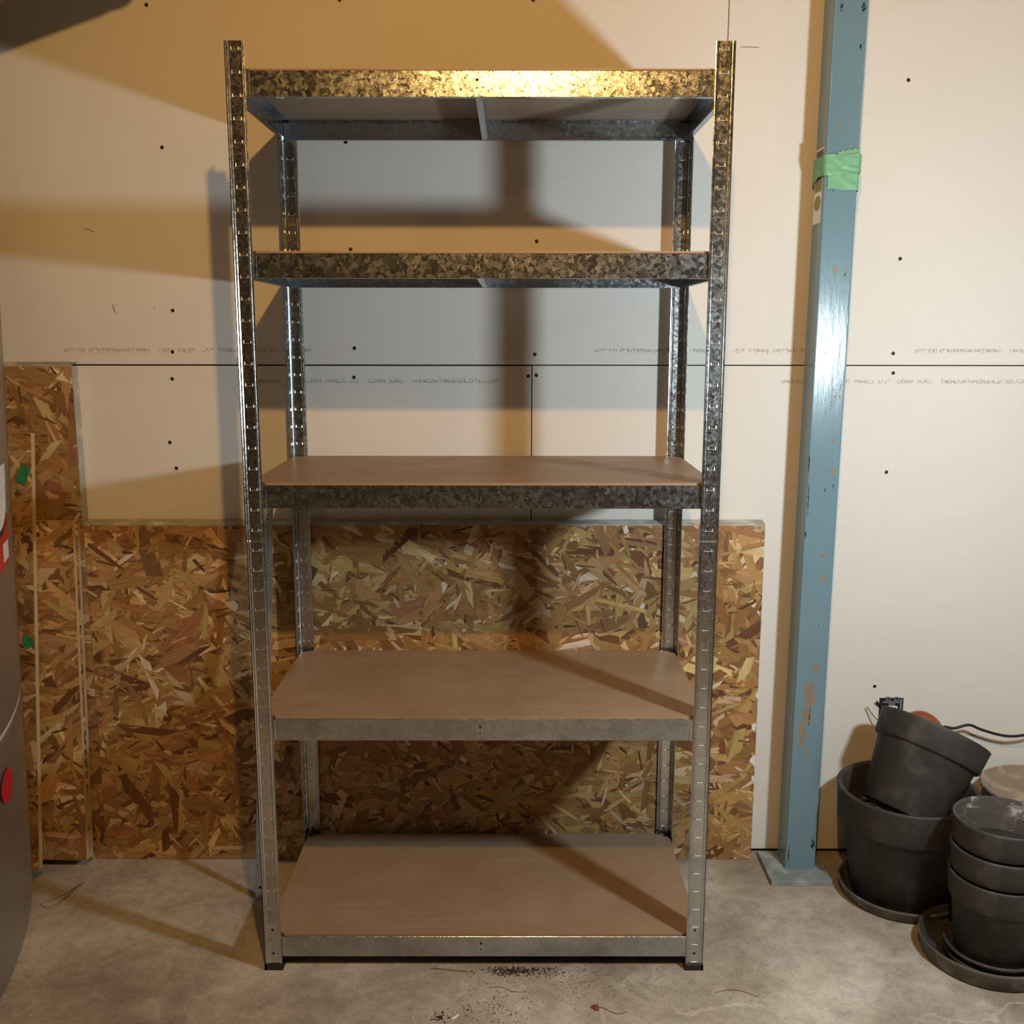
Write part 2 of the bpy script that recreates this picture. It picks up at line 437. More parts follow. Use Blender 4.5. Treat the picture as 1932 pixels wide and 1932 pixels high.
# ---------------------------------------------------------------- mesh helpers
class MB:
    def __init__(self):
        self.v, self.f, self.s = [], [], []

    def add(self, vs, fs, smooth=False):
        b = len(self.v)
        self.v += [tuple(p) for p in vs]
        self.f += [tuple(i + b for i in f) for f in fs]
        self.s += [smooth] * len(fs)

    def box(self, x0, x1, y0, y1, z0, z1, bev=0.0):
        if bev <= 0:
            self.add([(x, y, z) for z in (z0, z1) for y in (y0, y1) for x in (x0, x1)],
                     [(0, 2, 3, 1), (4, 5, 7, 6), (0, 1, 5, 4), (2, 6, 7, 3), (0, 4, 6, 2), (1, 3, 7, 5)])
            return
        b = bev
        vs, idx = [], {}
        for sx, X in ((0, (x0, x0 + b)), (1, (x1, x1 - b))):
            for sy, Y in ((0, (y0, y0 + b)), (1, (y1, y1 - b))):
                for sz, Z in ((0, (z0, z0 + b)), (1, (z1, z1 - b))):
                    for a in range(3):
                        p = [X[1], Y[1], Z[1]]
                        p[a] = (X, Y, Z)[a][0]
                        idx[(sx, sy, sz, a)] = len(vs)
                        vs.append(tuple(p))
        fs = []
        q = [(0, 0), (1, 0), (1, 1), (0, 1)]
        for s in (0, 1):
            fs.append([idx[(s, i, j, 0)] for i, j in (q if s else q[::-1])])
            fs.append([idx[(i, s, j, 1)] for i, j in (q[::-1] if s else q)])
            fs.append([idx[(i, j, s, 2)] for i, j in (q if s else q[::-1])])
        for i in (0, 1):
            for j in (0, 1):
                fl = (i == j)
                e = [idx[(i, j, 0, 0)], idx[(i, j, 0, 1)], idx[(i, j, 1, 1)], idx[(i, j, 1, 0)]]
                fs.append(e if fl else e[::-1])
                e = [idx[(i, 0, j, 2)], idx[(i, 0, j, 0)], idx[(i, 1, j, 0)], idx[(i, 1, j, 2)]]
                fs.append(e if fl else e[::-1])
                e = [idx[(0, i, j, 1)], idx[(0, i, j, 2)], idx[(1, i, j, 2)], idx[(1, i, j, 1)]]
                fs.append(e if fl else e[::-1])
        for i in (0, 1):
            for j in (0, 1):
                for k in (0, 1):
                    t = [idx[(i, j, k, a)] for a in range(3)]
                    fs.append(t if (i + j + k) % 2 else t[::-1])
        self.add(vs, fs)

    def sweep(self, prof, p0, p1, smooth=False, cap=True, closed=True):
        """extrude a closed profile (list of 3-vectors offset) from p0 to p1"""
        n = len(prof)
        p0, p1 = Vector(p0), Vector(p1)
        vs = [p0 + Vector(q) for q in prof] + [p1 + Vector(q) for q in prof]
        fs = [(i, (i + 1) % n, n + (i + 1) % n, n + i) for i in range(n if closed else n - 1)]
        self.add(vs, fs, smooth)
        if cap and closed:
            self.add(vs[:n], [tuple(range(n))[::-1]])
            self.add(vs[n:], [tuple(range(n))])

    def lathe(self, prof, c=(0, 0, 0), seg=64, smooth=True, wob=0.0, seed=0):
        rr = random.Random(seed)
        ph = [rr.uniform(0, 6.28) for _ in range(4)]
        n = len(prof)
        vs = []
        for i in range(seg):
            a = 2 * math.pi * i / seg
            wv = 1 + wob * (math.sin(a * 2 + ph[0]) + 0.5 * math.sin(a * 3 + ph[1]))
            for r, z in prof:
                vs.append((c[0] + r * wv * math.cos(a), c[1] + r * wv * math.sin(a), c[2] + z))
        fs = []
        for i in range(seg):
            j = (i + 1) % seg
            for k in range(n - 1):
                if prof[k][0] < 1e-6 and prof[k + 1][0] < 1e-6:
                    continue
                fs.append((i * n + k, j * n + k, j * n + k + 1, i * n + k + 1))
        self.add(vs, fs, smooth)

    def tube(self, pts, r, seg=10, taper=1.0):
        pts = [Vector(p) for p in pts]
        n = len(pts)
        vs = []
        prev = None
        for i, p in enumerate(pts):
            t = (pts[min(i + 1, n - 1)] - pts[max(i - 1, 0)]).normalized()
            a = prev if prev is not None else (Vector((0, 0, 1)) if abs(t.z) < 0.9 else Vector((1, 0, 0)))
            u = (a - t * a.dot(t)).normalized()
            prev = u
            v = t.cross(u)
            rad = r * (1 + (taper - 1) * i / max(1, n - 1))
            for k in range(seg):
                q = 2 * math.pi * k / seg
                vs.append(p + (u * math.cos(q) + v * math.sin(q)) * rad)
        fs = [(i * seg + k, i * seg + (k + 1) % seg, (i + 1) * seg + (k + 1) % seg, (i + 1) * seg + k)
              for i in range(n - 1) for k in range(seg)]
        self.add(vs, fs, True)
        self.add(vs[:seg], [tuple(range(seg))[::-1]])
        self.add(vs[-seg:], [tuple(range(seg))])

    def build(self, name, m, parent=None, loc=None, mw=None):
        me = bpy.data.meshes.new(name)
        me.from_pydata(self.v, [], self.f)
        me.polygons.foreach_set('use_smooth', self.s)
        me.materials.append(m)
        me.update()
        o = bpy.data.objects.new(name, me)
        COL.objects.link(o)
        if parent is not None:
            o.parent = parent
        if loc is not None:
            o.location = loc
        if mw is not None:
            o.matrix_local = mw
        return o


def spline(pts, n=8):
    out = []
    P = [Vector(p) for p in pts]
    P = [P[0]] + P + [P[-1]]
    for i in range(1, len(P) - 2):
        for k in range(n):
            t = k / n
            a, b, c, d = P[i - 1], P[i], P[i + 1], P[i + 2]
            out.append(0.5 * ((2 * b) + (c - a) * t + (2 * a - 5 * b + 4 * c - d) * t * t + (3 * b - a - 3 * c + d) * t ** 3))
    out.append(P[-2])
    return out


def thing(name, label, cat, loc=(0, 0, 0), group=None):
    o = bpy.data.objects.new(name, None)
    o.empty_display_size = 0.05
    COL.objects.link(o)
    o.location = loc
    o['label'] = label
    o['category'] = cat
    if group:
        o['group'] = group
    return o


def tag(o, label, cat, group=None):
    o['label'] = label
    o['category'] = cat
    if group:
        o['group'] = group
    return o


def structure(o):
    o['kind'] = 'structure'
    return o


# ---------------------------------------------------------------- room shell
WY = 0.485      # front of the drywall
OY = 0.452      # front of the OSB boards
X0, X1, Y0, ZC = -3.2, 4.2, -4.6, 2.62

b = MB(); b.box(X0, X1, Y0, 0.65, -0.12, 0.0)
structure(b.build('floor', MT['concrete']))

b = MB(); b.box(X0, X1, WY + 0.0135, 0.65, 0.0, ZC)
wall = structure(b.build('wall_back', MT['framing']))

# gypsum sheets: two courses with staggered joints
PX_LOW, PX_UP, ZS = 0.103, 0.5315, 1.2172


def sheet(x0, x1, z0, z1):
    g = 0.0011
    p = MB(); p.box(x0 + g, x1 - g, WY, WY + 0.0125, z0 + g, z1 - g, 0.0006)
    return p.build('drywall_sheet', MT['drywall'], wall)


sheet(X0, PX_LOW - 2.44, 0.010, ZS); sheet(PX_LOW - 2.44, PX_LOW, 0.010, ZS)
sheet(PX_LOW, PX_LOW + 2.44, 0.010, ZS + 0.0008); sheet(PX_LOW + 2.44, X1, 0.010, ZS)
sheet(X0, PX_UP - 2.44, ZS + 0.0012, 2.436); sheet(PX_UP - 2.44, PX_UP, ZS + 0.0012, 2.436)
sheet(PX_UP, PX_UP + 2.44, ZS + 0.0012, 2.436); sheet(PX_UP + 2.44, X1, ZS + 0.0012, 2.436)
sheet(X0, PX_LOW, 2.438, ZC); sheet(PX_LOW, X1, 2.438, ZC)

# screw heads sunk in small dimples with a torn paper halo
sm = MB()
sm.lathe([(0.0, 0.0004), (0.0044, 0.0004), (0.0046, 0.0002)], seg=20)
screw_me = None
hal = MB()
hal.lathe([(0.0044, 0.0003), (0.0052, 0.0007), (0.0062, 0.0)], seg=20)
halo_me = None
for x, z in ((-0.743, 1.998), (-0.726, 1.7), (-0.722, 1.342), (-0.728, 1.248), (-0.732, 1.186), (-0.746, 1.038), (-0.734, 0.977),
             (-0.32, 2.009), (-0.315, 1.712), (-0.31, 1.479), (-0.307, 1.257), (-0.31, 1.19), (0.103, 2.009), (0.113, 1.497),
             (0.11, 1.243), (0.095, 1.193), (0.114, 1.195), (0.934, 1.844), (0.941, 1.459), (0.939, 1.246), (0.942, 1.201),
             (0.941, 0.969), (0.946, 0.44)):
    rot = Matrix.Rotation(math.radians(90), 4, 'X')
    if screw_me is None:
        s = sm.build('screw', MT['screw'], wall, mw=Matrix.Translation((x, WY - 0.0003, z)) @ rot)
        h = hal.build('torn_paper', MT['plaster'], s)
        screw_me, halo_me = s.data, h.data
    else:
        s = bpy.data.objects.new('screw', screw_me)
        COL.objects.link(s); s.parent = wall
        s.matrix_local = Matrix.Translation((x, WY - 0.0003, z)) @ rot @ Matrix.Rotation(random.uniform(0, 6), 4, 'Z')
        h = bpy.data.objects.new('torn_paper', halo_me)
        COL.objects.link(h); h.parent = s

# dot-matrix print on the sheets
FONT = {
 'A': ['01110','10001','10001','11111','10001','10001','10001'], 'B': ['11110','10001','10001','11110','10001','10001','11110'],
 'C': ['01111','10000','10000','10000','10000','10000','01111'], 'D': ['11110','10001','10001','10001','10001','10001','11110'],
 'E': ['11111','10000','10000','11110','10000','10000','11111'], 'F': ['11111','10000','10000','11110','10000','10000','10000'],
 'G': ['01111','10000','10000','10011','10001','10001','01111'], 'H': ['10001','10001','10001','11111','10001','10001','10001'],
 'I': ['11111','00100','00100','00100','00100','00100','11111'], 'K': ['10001','10010','10100','11000','10100','10010','10001'],
 'L': ['10000','10000','10000','10000','10000','10000','11111'], 'M': ['10001','11011','10101','10101','10001','10001','10001'],
 'N': ['10001','11001','10101','10011','10001','10001','10001'], 'O': ['01110','10001','10001','10001','10001','10001','01110'],
 'P': ['11110','10001','10001','11110','10000','10000','10000'], 'R': ['11110','10001','10001','11110','10100','10010','10001'],
 'S': ['01111','10000','10000','01110','00001','00001','11110'], 'T': ['11111','00100','00100','00100','00100','00100','00100'],
 'U': ['10001','10001','10001','10001','10001','10001','01110'], 'W': ['10001','10001','10001','10101','10101','11011','10001'],
 '1': ['00100','01100','00100','00100','00100','00100','01110'], '2': ['01110','10001','00001','00110','01000','10000','11111'],
 '3': ['11110','00001','00001','01110','00001','00001','11110'], '4': ['00010','00110','01010','10010','11111','00010','00010'],
 '5': ['11111','10000','11110','00001','00001','10001','01110'], '6': ['01110','10000','10000','11110','10001','10001','01110'],
 '7': ['11111','00001','00010','00100','01000','01000','01000'], '8': ['01110','10001','10001','01110','10001','10001','01110'],
 '9': ['01110','10001','10001','01111','00001','00001','01110'], '0': ['01110','10001','10001','10001','10001','10001','01110'],
 '/': ['00001','00001','00010','00100','01000','10000','10000'], '"': ['01010','01010','01010','00000','00000','00000','00000'],
 ':': ['00000','00100','00100','00000','00100','00100','00000'], '.': ['00000','00000','00000','00000','00000','00110','00110'],
 ' ': ['00000'] * 7, '@': ['00110','01001','00110','00000','00000','00000','00000']}


def dots(text, pitch, h, keep=1.0, faint_rows=(), seed=1, fill=0.95):
    """flat printed dots in the local XZ plane, origin at the left baseline"""
    rr = random.Random(seed)
    m = MB()
    cw, ch = pitch / 6.0, h / 7.0
    for i, c in enumerate(text):
        for r, row in enumerate(FONT[c]):
            for k, bit in enumerate(row):
                if bit == '1' and rr.random() < (0.25 if r in faint_rows else keep):
                    x, z = i * pitch + k * cw, (6 - r) * ch
                    m.add([(x, 0, z), (x + cw * fill, 0, z), (x + cw * fill, 0, z + ch * fill), (x, 0, z + ch * fill)], [(0, 1, 2, 3)])
    return m


LINE = 'SHEETROCK@ ULTRALIGHT PANELS 1/2"  LEARN MORE:  THEWEIGHTHASBEENLIFTED.COM'
PIT = 0.00772
for k, xt in enumerate((-0.1745, 1.0539, -1.40)):
    o = dots(LINE, PIT, 0.0098, 0.9, (0, 1), 10 + k).build('printed_line', MT['ink'], wall)
    o.location = (xt - 48 * PIT, WY - 0.0002, 1.1775)
for k, xt in enumerate((-0.7777, 0.449, 1.189)):
    o = dots(LINE, PIT, 0.0098, 0.9, (0, 1), 20 + k).build('printed_line', MT['ink'], wall)
    o.rotation_euler = (0, math.radians(180), 0)
    o.location = (xt + 48 * PIT, WY - 0.0002, 1.2560)
# little pencil and scuff marks on the sheets
for pts in ([(-0.912, 1.524), (-0.903, 1.522), (-0.890, 1.5165)], [(-0.859, 1.355), (-0.857, 1.345), (-0.8545, 1.336)],
            [(0.56, 1.913), (0.60, 1.912)], [(-0.765, 1.35), (-0.762, 1.349)]):
    m = MB(); m.tube([(x, WY - 0.0002, z) for x, z in pts], 0.0008, 5)
    m.build('scuff_mark', MT['mark'], wall)

# the other sides of the room (outside the frame)
b = MB(); b.box(X0 - 0.1, X0, Y0, 0.65, 0, ZC); structure(b.build('wall_left', MT['room']))
b = MB(); b.box(X1, X1 + 0.1, Y0, 0.65, 0, ZC); structure(b.build('wall_right', MT['room']))
b = MB(); b.box(X0, X1, Y0 - 0.1, Y0, 0, ZC); structure(b.build('wall_front', MT['room']))
b = MB(); b.box(X0, X1, Y0, 0.65, ZC, ZC + 0.05)
ceil_o = structure(b.build('ceiling', MT['ceiling']))
jm = None
for i in range(18):
    x = X0 + 0.2 + i * 0.406
    if jm is None:
        q = MB(); q.box(-0.019, 0.019, Y0 + 0.01, WY - 0.002, ZC - 0.235, ZC - 0.001)
        o = q.build('joist', MT['joist'], ceil_o, loc=(x, 0, 0)); jm = o.data
    else:
        o = bpy.data.objects.new('joist', jm); COL.objects.link(o); o.parent = ceil_o; o.location = (x, 0, 0)


# ---------------------------------------------------------------- OSB boards
def clip(poly, x0, x1, z0, z1):
    for ax, lim, sg in ((0, x0, 1), (0, x1, -1), (1, z0, 1), (1, z1, -1)):
        out = []
        for i in range(len(poly)):
            a, c = poly[i], poly[(i + 1) % len(poly)]
            da, dc = (a[ax] - lim) * sg, (c[ax] - lim) * sg
            if da >= 0:
                out.append(a)
            if (da >= 0) != (dc >= 0):
                t = da / (da - dc)
                out.append(tuple(a[k] + (c[k] - a[k]) * t for k in range(len(a))))
        poly = out
        if len(poly) < 3:
            return None
    return poly


PAL = [((0.52, 0.32, 0.13), 5), ((0.44, 0.25, 0.095), 6), ((0.36, 0.19, 0.065), 6), ((0.27, 0.14, 0.052), 3.5),
       ((0.18, 0.075, 0.028), 2), ((0.64, 0.47, 0.26), 2.8), ((0.74, 0.61, 0.41), 1.0), ((0.33, 0.155, 0.065), 2.2),
       ((0.47, 0.33, 0.12), 3)]
PC = [p[0] for p in PAL]; PWT = [p[1] for p in PAL]


def osb_strands(x0, x1, z0, z1, seed, dens=4300, dark=1.0):
    """pressed strands lying at slightly different depths on the face (local XZ plane, facing -Y)"""
    rr = random.Random(seed)
    V, Fc, C, U = [], [], [], []
    area = (x1 - x0) * (z1 - z0)
    n = int(area * dens * 1.12)
    for i in range(n):
        q = i / n
        if q < 0.76:
            L = min(0.17, rr.lognormvariate(math.log(0.078), 0.42)); W_ = min(0.042, rr.lognormvariate(math.log(0.0165), 0.5))
        else:
            L = rr.uniform(0.010, 0.050); W_ = rr.uniform(0.0020, 0.009)
        a = rr.gauss(0, 0.75) if rr.random() < 0.72 else rr.uniform(-1.6, 1.6)
        cx, cz = rr.uniform(x0 - 0.02, x1 + 0.02), rr.uniform(z0 - 0.02, z1 + 0.02)
        col = rr.choices(PC, PWT)[0]
        if q >= 0.76:
            col = rr.choice([(0.13, 0.058, 0.022), (0.19, 0.09, 0.035), (0.66, 0.50, 0.30), (0.56, 0.38, 0.18), (0.44, 0.25, 0.095), (0.30, 0.14, 0.05)])
        k = rr.uniform(0.74, 1.30) * dark
        col = (col[0] * k, col[1] * k * rr.uniform(0.93, 1.06), col[2] * k * rr.uniform(0.85, 1.15))
        base = rr.uniform(0.0, 0.0010) + 0.0004 * q
        tx, tz = rr.uniform(-0.010, 0.010), rr.uniform(-0.02, 0.02)
        uo, vo = rr.uniform(0, 9), rr.uniform(0, 9)
        e = W_ * rr.uniform(-0.9, 0.9)
        e2 = W_ * rr.uniform(-0.9, 0.9)
        h = W_ / 2
        loc = [(-L / 2 - e, -h), (-L / 6, -h * rr.uniform(0.8, 1.15)), (L / 2 + e2, -h * rr.uniform(0.5, 1)),
               (L / 2 + rr.uniform(0, 0.006), 0), (L / 2 - e2, h * rr.uniform(0.6, 1)), (L / 6, h * rr.uniform(0.85, 1.15)),
               (-L / 2 + e, h), (-L / 2 - rr.uniform(0, 0.006), 0)]
        ca, sa = math.cos(a), math.sin(a)
        poly = [(cx + u * ca - v * sa, cz + u * sa + v * ca, u, v) for u, v in loc]
        poly = clip(poly, x0, x1, z0, z1)
        if not poly:
            continue
        s = len(V)
        for X, Z, u, v in poly:
            V.append((X, -(base + u * tx * 0.3 + v * tz), Z))
            U.append((u + uo, v + vo)); C.append(col)
        Fc.append(tuple(range(s, s + len(poly))))
    return V, Fc, C, U


def osb_mesh(name, parts, parent):
    V, Fc, C, U = [], [], [], []
    for v, f, c, u in parts:
        s = len(V)
        V += v; C += c; U += u
        Fc += [tuple(i + s for i in p) for p in f]
    me = bpy.data.meshes.new(name)
    me.from_pydata(V, [], Fc)
    ca = me.color_attributes.new('Col', 'FLOAT_COLOR', 'POINT')
    ca.data.foreach_set('color', [k for c in C for k in (c[0], c[1], c[2], 1.0)])
    uv = me.uv_layers.new(name='UVMap')
    vi = [0] * len(me.loops)
    me.loops.foreach_get('vertex_index', vi)
    uv.data.foreach_set('uv', [k for i in vi for k in U[i]])
    me.materials.append(MT['osb'])
    o = bpy.data.objects.new(name, me)
    COL.objects.link(o)
    o.parent = parent
    o['kind'] = 'stuff'
    return o


def osb_board(name, label, x0, x1, z0, z1, th, seed, edge='board_dust', origin=(0, 0, 0), rot=None, dens=4300, group=None, dark=1.0, ridge=False):
    t = thing(name, label, 'board', origin, group)
    if rot:
        t.rotation_euler = rot
    b_ = MB(); b_.box(x0, x1, 0.0, th, z0, z1, 0.0002)
    b_.build('core', MT[edge], t)
    if ridge:
        rg = MB()
        rr_ = random.Random(seed)
        n = 90
        vs = []
        for i in range(n + 1):
            x = x0 + (x1 - x0) * i / n
            h = 0.0085 + rr_.uniform(-0.0006, 0.0006)
            vs += [(x, -0.0012 + rr_.uniform(-0.0003, 0.0003), z1 - 0.0028 + rr_.uniform(-0.0012, 0.0012)), (x, 0.001, z1 + 0.0022 + rr_.uniform(-0.0004, 0.0006)), (x, th - 0.001, z1 + h)]
        rg.add(vs, [(3 * i + k, 3 * i + 3 + k, 3 * i + 4 + k, 3 * i + 1 + k) for i in range(n) for k in (0, 1)])
        rg.build('dust_ridge', MT['board_dust'], t)
    f = MB(); f.box(x0 + 0.0002, x1 - 0.0002, -0.0002, 0.0005, z0 + 0.0002, z1 - 0.0002)
    osb_mesh('strands', [osb_strands(x0 + 0.0001, x1 - 0.0001, z0 + 0.0001, z1 - 0.0001, seed, dens, dark)], t)
    f.build('face_backing', MT['osb_back'], t)
    return t


low_b = osb_board('strand_board', 'long low strand board screwed along the wall behind the shelving', -0.949, 0.6525, 0.001, 0.8465, 0.032, 3,
          origin=(0, OY, 0), ridge=True)
osb_board('strand_board', 'tall strand board behind the steel appliance with a grey dusty top', -1.75, -0.950, 0.001, 1.2165, 0.032, 5,
          origin=(0, OY, 0), dark=0.9, ridge=True)

for x, z, sx_, sz_, sd in ((0.646, 0.348, 0.009, 0.016, 1), (0.648, 0.262, 0.010, 0.020, 2), (0.650, 0.215, 0.006, 0.012, 3), (0.651, 0.43, 0.006, 0.012, 4)):
    rs = random.Random(sd)
    m = MB()
    vs = [(x + sx_ * math.cos(a) * rs.uniform(0.35, 1.0), -0.0022, z + sz_ * math.sin(a) * rs.uniform(0.4, 1.0)) for a in [2 * math.pi * i / 15 for i in range(15)]]
    vs = [(min(v[0], 0.6520), v[1], v[2]) for v in vs] + [(x, -0.0028, z)]
    m.add(vs, [(i, (i + 1) % 15, 15) for i in range(15)])
    m.build('plaster_smear', MT['plaster'], low_b)

# offcuts leaning at the left
lean = math.atan2(0.019, 0.857)
osb_board('leaning_board', 'strand board offcut leaning behind, weathered edge, second of the leaning pair', -1.27, -0.972, 0.0, 0.831, 0.0125, 8,
          edge='pale_dust', origin=(-0.003, 0.4195, 0.001), rot=(-lean, 0.021, 0))
osb_board('leaning_board', 'strand board offcut leaning in front with a pale cut edge ending low on the wall', -1.28, -0.977, 0.0, 0.839, 0.0125, 9,
          edge='pale_wood', origin=(-0.003, 0.4055, 0.001), rot=(-lean, 0.021, 0))
lean3 = math.atan2(0.086 - 0.018, 1.059)
l3 = osb_board('leaning_board', 'taller strand board leaning beside the steel appliance with two green tape bits', -1.52, -1.064, 0.0, 1.036, 0.0175, 12,
               edge='pale_wood', origin=(0, 0.3345, 0.001), rot=(-lean3, 0, 0), dark=0.92)
l3.rotation_euler = (-lean3, 0.0, 0.0)
l3.rotation_euler[1] = 0.031
l3.location = (0.0, 0.3345, 0.001)


def on_lean(x, z, off=0.0038):
    return (x, 0.3345 + z * math.tan(lean3) - off, z + 0.001)


for nm, pts in (('upper', [(-1.0545, 1.0), (-1.0355, 0.986), (-1.0505, 0.9475), (-1.0715, 0.9605)]),
                ('lower', [(-1.0690, 0.606), (-1.0470, 0.592), (-1.0500, 0.5755), (-1.0745, 0.5766)])):
    m = MB()
    N = 6
    a, b_, c, d = [Vector(on_lean(*p)) for p in pts]
    g = []
    for i in range(N + 1):
        for j in range(N + 1):
            u, v = i / N, j / N
            p = (a * (1 - u) + b_ * u) * (1 - v) + (d * (1 - u) + c * u) * v
            e = 0.0012 * (math.sin(u * 9 + v * 5) * 0.4 + (1 if (u in (0, 1) or v in (0, 1)) else 0) * random.random())
            g.append((p.x, p.y - 0.0009 - e, p.z))
    m.add(g, [(i * (N + 1) + j, (i + 1) * (N + 1) + j, (i + 1) * (N + 1) + j + 1, i * (N + 1) + j + 1) for i in range(N) for j in range(N)], True)
    tag(m.build('tape_piece', MT['tape_dark']),
        'small dark green tape square, %s one on the leaning board at left' % nm, 'tape')


# ---------------------------------------------------------------- shelving unit
unit = thing('shelving_unit', 'tall galvanised steel shelving unit with five brown hardboard shelves, empty', 'shelving')
DP = 0.4447
HW = 0.45
T = 0.0012


def flange_profile():
    """(s along the flange from the corner, depth) outer line with two pressed beads"""
    return [(0.0, 0.0), (0.0016, 0.0), (0.0030, 0.0012), (0.0044, 0.0004), (0.0060, 0.0006), (0.0076, 0.0020), (0.0275, 0.0020),
            (0.0290, 0.0006), (0.0305, 0.0004), (0.0320, 0.0014), (0.0336, 0.0), (0.0350, 0.0002)]


def post_section(sx, sy, z0, z1, grow=0.0):
    """sx: -1 left / +1 right, sy: 0 front / 1 back; the corner is outermost"""
    cx, cy = sx * (HW + grow), (-grow if sy == 0 else DP + grow)
    ix, iy = -sx, (1 if sy == 0 else -1)
    fp = flange_profile()
    m = MB()
    for kind in (0, 1):
        outer = []
        for s, d in fp:
            outer.append((s * ix, d * iy) if kind == 0 else (d * ix, s * iy))
        inner = [((s) * ix, (d + T) * iy) if kind == 0 else ((d + T) * ix, (s) * iy) for s, d in reversed(fp)]
        prof = [(cx + p[0], cy + p[1], 0) for p in outer + inner]
        ar = sum(prof[i][0] * prof[(i + 1) % len(prof)][1] - prof[(i + 1) % len(prof)][0] * prof[i][1] for i in range(len(prof)))
        if ar < 0:
            prof = prof[::-1]
        m.sweep(prof, (0, 0, z0), (0, 0, z1))
    return m


def tabs(sx, sy):
    """punched keyhole tabs down both flanges: a thin bright lip with two upturned ends"""
    m = MB()
    ix, iy = -sx, (1 if sy == 0 else -1)
    cx, cy = sx * HW, (0 if sy == 0 else DP)
    z = 0.0165
    k = 0
    while z < 1.79:
        if not (0.885 < z < 0.905):
            for kind in (0, 1):
                for face in (0, 1):            # seen from outside and from inside
                    dep = 0.0020 - 0.0009 if face == 0 else 0.0020 + T + 0.0001
                    def P(s0, s1, d0, d1, za, zb):
                        if kind == 0:
                            xs = sorted((cx + s0 * ix, cx + s1 * ix)); ys = sorted((cy + d0 * iy, cy + d1 * iy))
                        else:
                            xs = sorted((cx + d0 * ix, cx + d1 * ix)); ys = sorted((cy + s0 * iy, cy + s1 * iy))
                        m.box(xs[0], xs[1], ys[0], ys[1], za, zb)
                    d0, d1 = dep, dep + 0.0009
                    dm = dep + (0.0006 if face == 0 else 0.0003)
                    def Q(s_, z_):
                        return (cx + s_ * ix, cy + dm * iy, z_) if kind == 0 else (cx + dm * ix, cy + s_ * iy, z_)
                    m.tube([Q(0.0105, z), Q(0.0175, z), Q(0.0245, z)], 0.00085, 6)
                    m.tube([Q(0.0108, z - 0.0008), Q(0.0108, z + 0.0022), Q(0.0110, z + 0.0052)], 0.0015, 6, 0.55)
                    m.tube([Q(0.0240, z - 0.0006), Q(0.0240, z + 0.0018), Q(0.0240, z + 0.0044)], 0.0012, 6, 0.6)
        k += 1
        z = 0.0165 + 0.0393 * k
    return m


def holes(sx, sy):
    m = MB()
    ix, iy = -sx, (1 if sy == 0 else -1)
    cx, cy = sx * HW, (0 if sy == 0 else DP)
    for z in (0.036, 0.088, 0.960, 0.994):
        for kind in (0, 1):
            for dep in (0.00165, 0.0020 + T + 0.0001):
                vs = []
                for i in range(14):
                    a = 2 * math.pi * i / 14
                    s = 0.0175 + 0.0026 * math.cos(a)
                    for dd in (dep, dep + 0.0003):
                        if kind == 0:
                            vs.append((cx + s * ix, cy + dd * iy, z + 0.0026 * math.sin(a)))
                        else:
                            vs.append((cx + dd * ix, cy + s * iy, z + 0.0026 * math.sin(a)))
                m.add(vs, [tuple(range(0, 28, 2)), tuple(range(27, 0, -2))] + [(2 * i, (2 * i + 2) % 28, (2 * i + 3) % 28, 2 * i + 1) for i in range(14)])
    return m


for sx in (-1, 1):
    for sy in (0, 1):
        p = post_section(sx, sy, 0.0135, 0.8995).build('post_section', MT['galvanised_post'], unit)
        post_section(sx, sy, 0.9005, 1.8, 0.0006).build('post_section', MT['galvanised_post'], unit)
        t_ = tabs(sx, sy).build('punched_tabs', MT['tab'], p); t_['kind'] = 'stuff'
        h_ = holes(sx, sy).build('rivet_holes', MT['hole'], p); h_['kind'] = 'stuff'
        # joint collar between lower and upper section
        cx, cy = sx * HW, (0 if sy == 0 else DP)
        iy = 1 if sy == 0 else -1
        j = MB()
        j.box(*sorted((cx + sx * 0.0012, cx - sx * 0.0352)), *sorted((cy - iy * 0.0012, cy + iy * 0.0014)), 0.8993, 0.9009)
        j.box(*sorted((cx + sx * 0.0012, cx - sx * 0.0014)), *sorted((cy - iy * 0.0012, cy + iy * 0.0352)), 0.8993, 0.9009)
        j.build('joint_lip', MT['tab'], p)
        c = MB()
        xs = sorted((cx + sx * 0.0014, cx - sx * 0.0365)); ys = sorted((cy - iy * 0.0014, cy + iy * 0.0040))
        c.box(xs[0], xs[1], ys[0], ys[1], 0.0, 0.0125, 0.0006)
        xs = sorted((cx + sx * 0.0014, cx - sx * 0.0040)); ys = sorted((cy - iy * 0.0014, cy + iy * 0.0365))
        c.box(xs[0], xs[1], ys[0], ys[1], 0.0, 0.0125, 0.0006)
        c.box(*sorted((cx + sx * 0.0020, cx - sx * 0.037)), *sorted((cy - iy * 0.0020, cy + iy * 0.037)), 0.0, 0.0015)
        c.build('foot_cap', MT['black'], p)

ZT = [1.7512, 1.4361, 1.0081, 0.5417, 0.0719]
BH = 0.0447


def beam_prof(dirv, z):
    """dirv: inward direction; returns profile in (inward, z): face with lip, board ledge and folded foot"""
    return [(0.0, z - 0.0006), (0.0006, z), (0.0030, z), (0.0030, z - 0.0035), (0.0155, z - 0.0035), (0.0155, z - 0.0045),
            (0.0012, z - 0.0045), (0.0012, z - BH + 0.0012), (0.0105, z - BH + 0.0012), (0.0105, z - BH + 0.0050),
            (0.0115, z - BH + 0.0050), (0.0115, z - BH), (0.0006, z - BH), (0.0, z - BH + 0.0006)]


def oriented(prof3, m, p0, p1, axis):
    # make the winding consistent with the sweep direction
    q = prof3
    ar = 0
    for i in range(len(q)):
        a, c = q[i], q[(i + 1) % len(q)]
        if axis == 'x':
            ar += a[1] * c[2] - c[1] * a[2]
        else:
            ar += a[2] * c[0] - c[2] * a[0]
    if ar < 0:
        q = q[::-1]
    m.sweep(q, p0, p1)


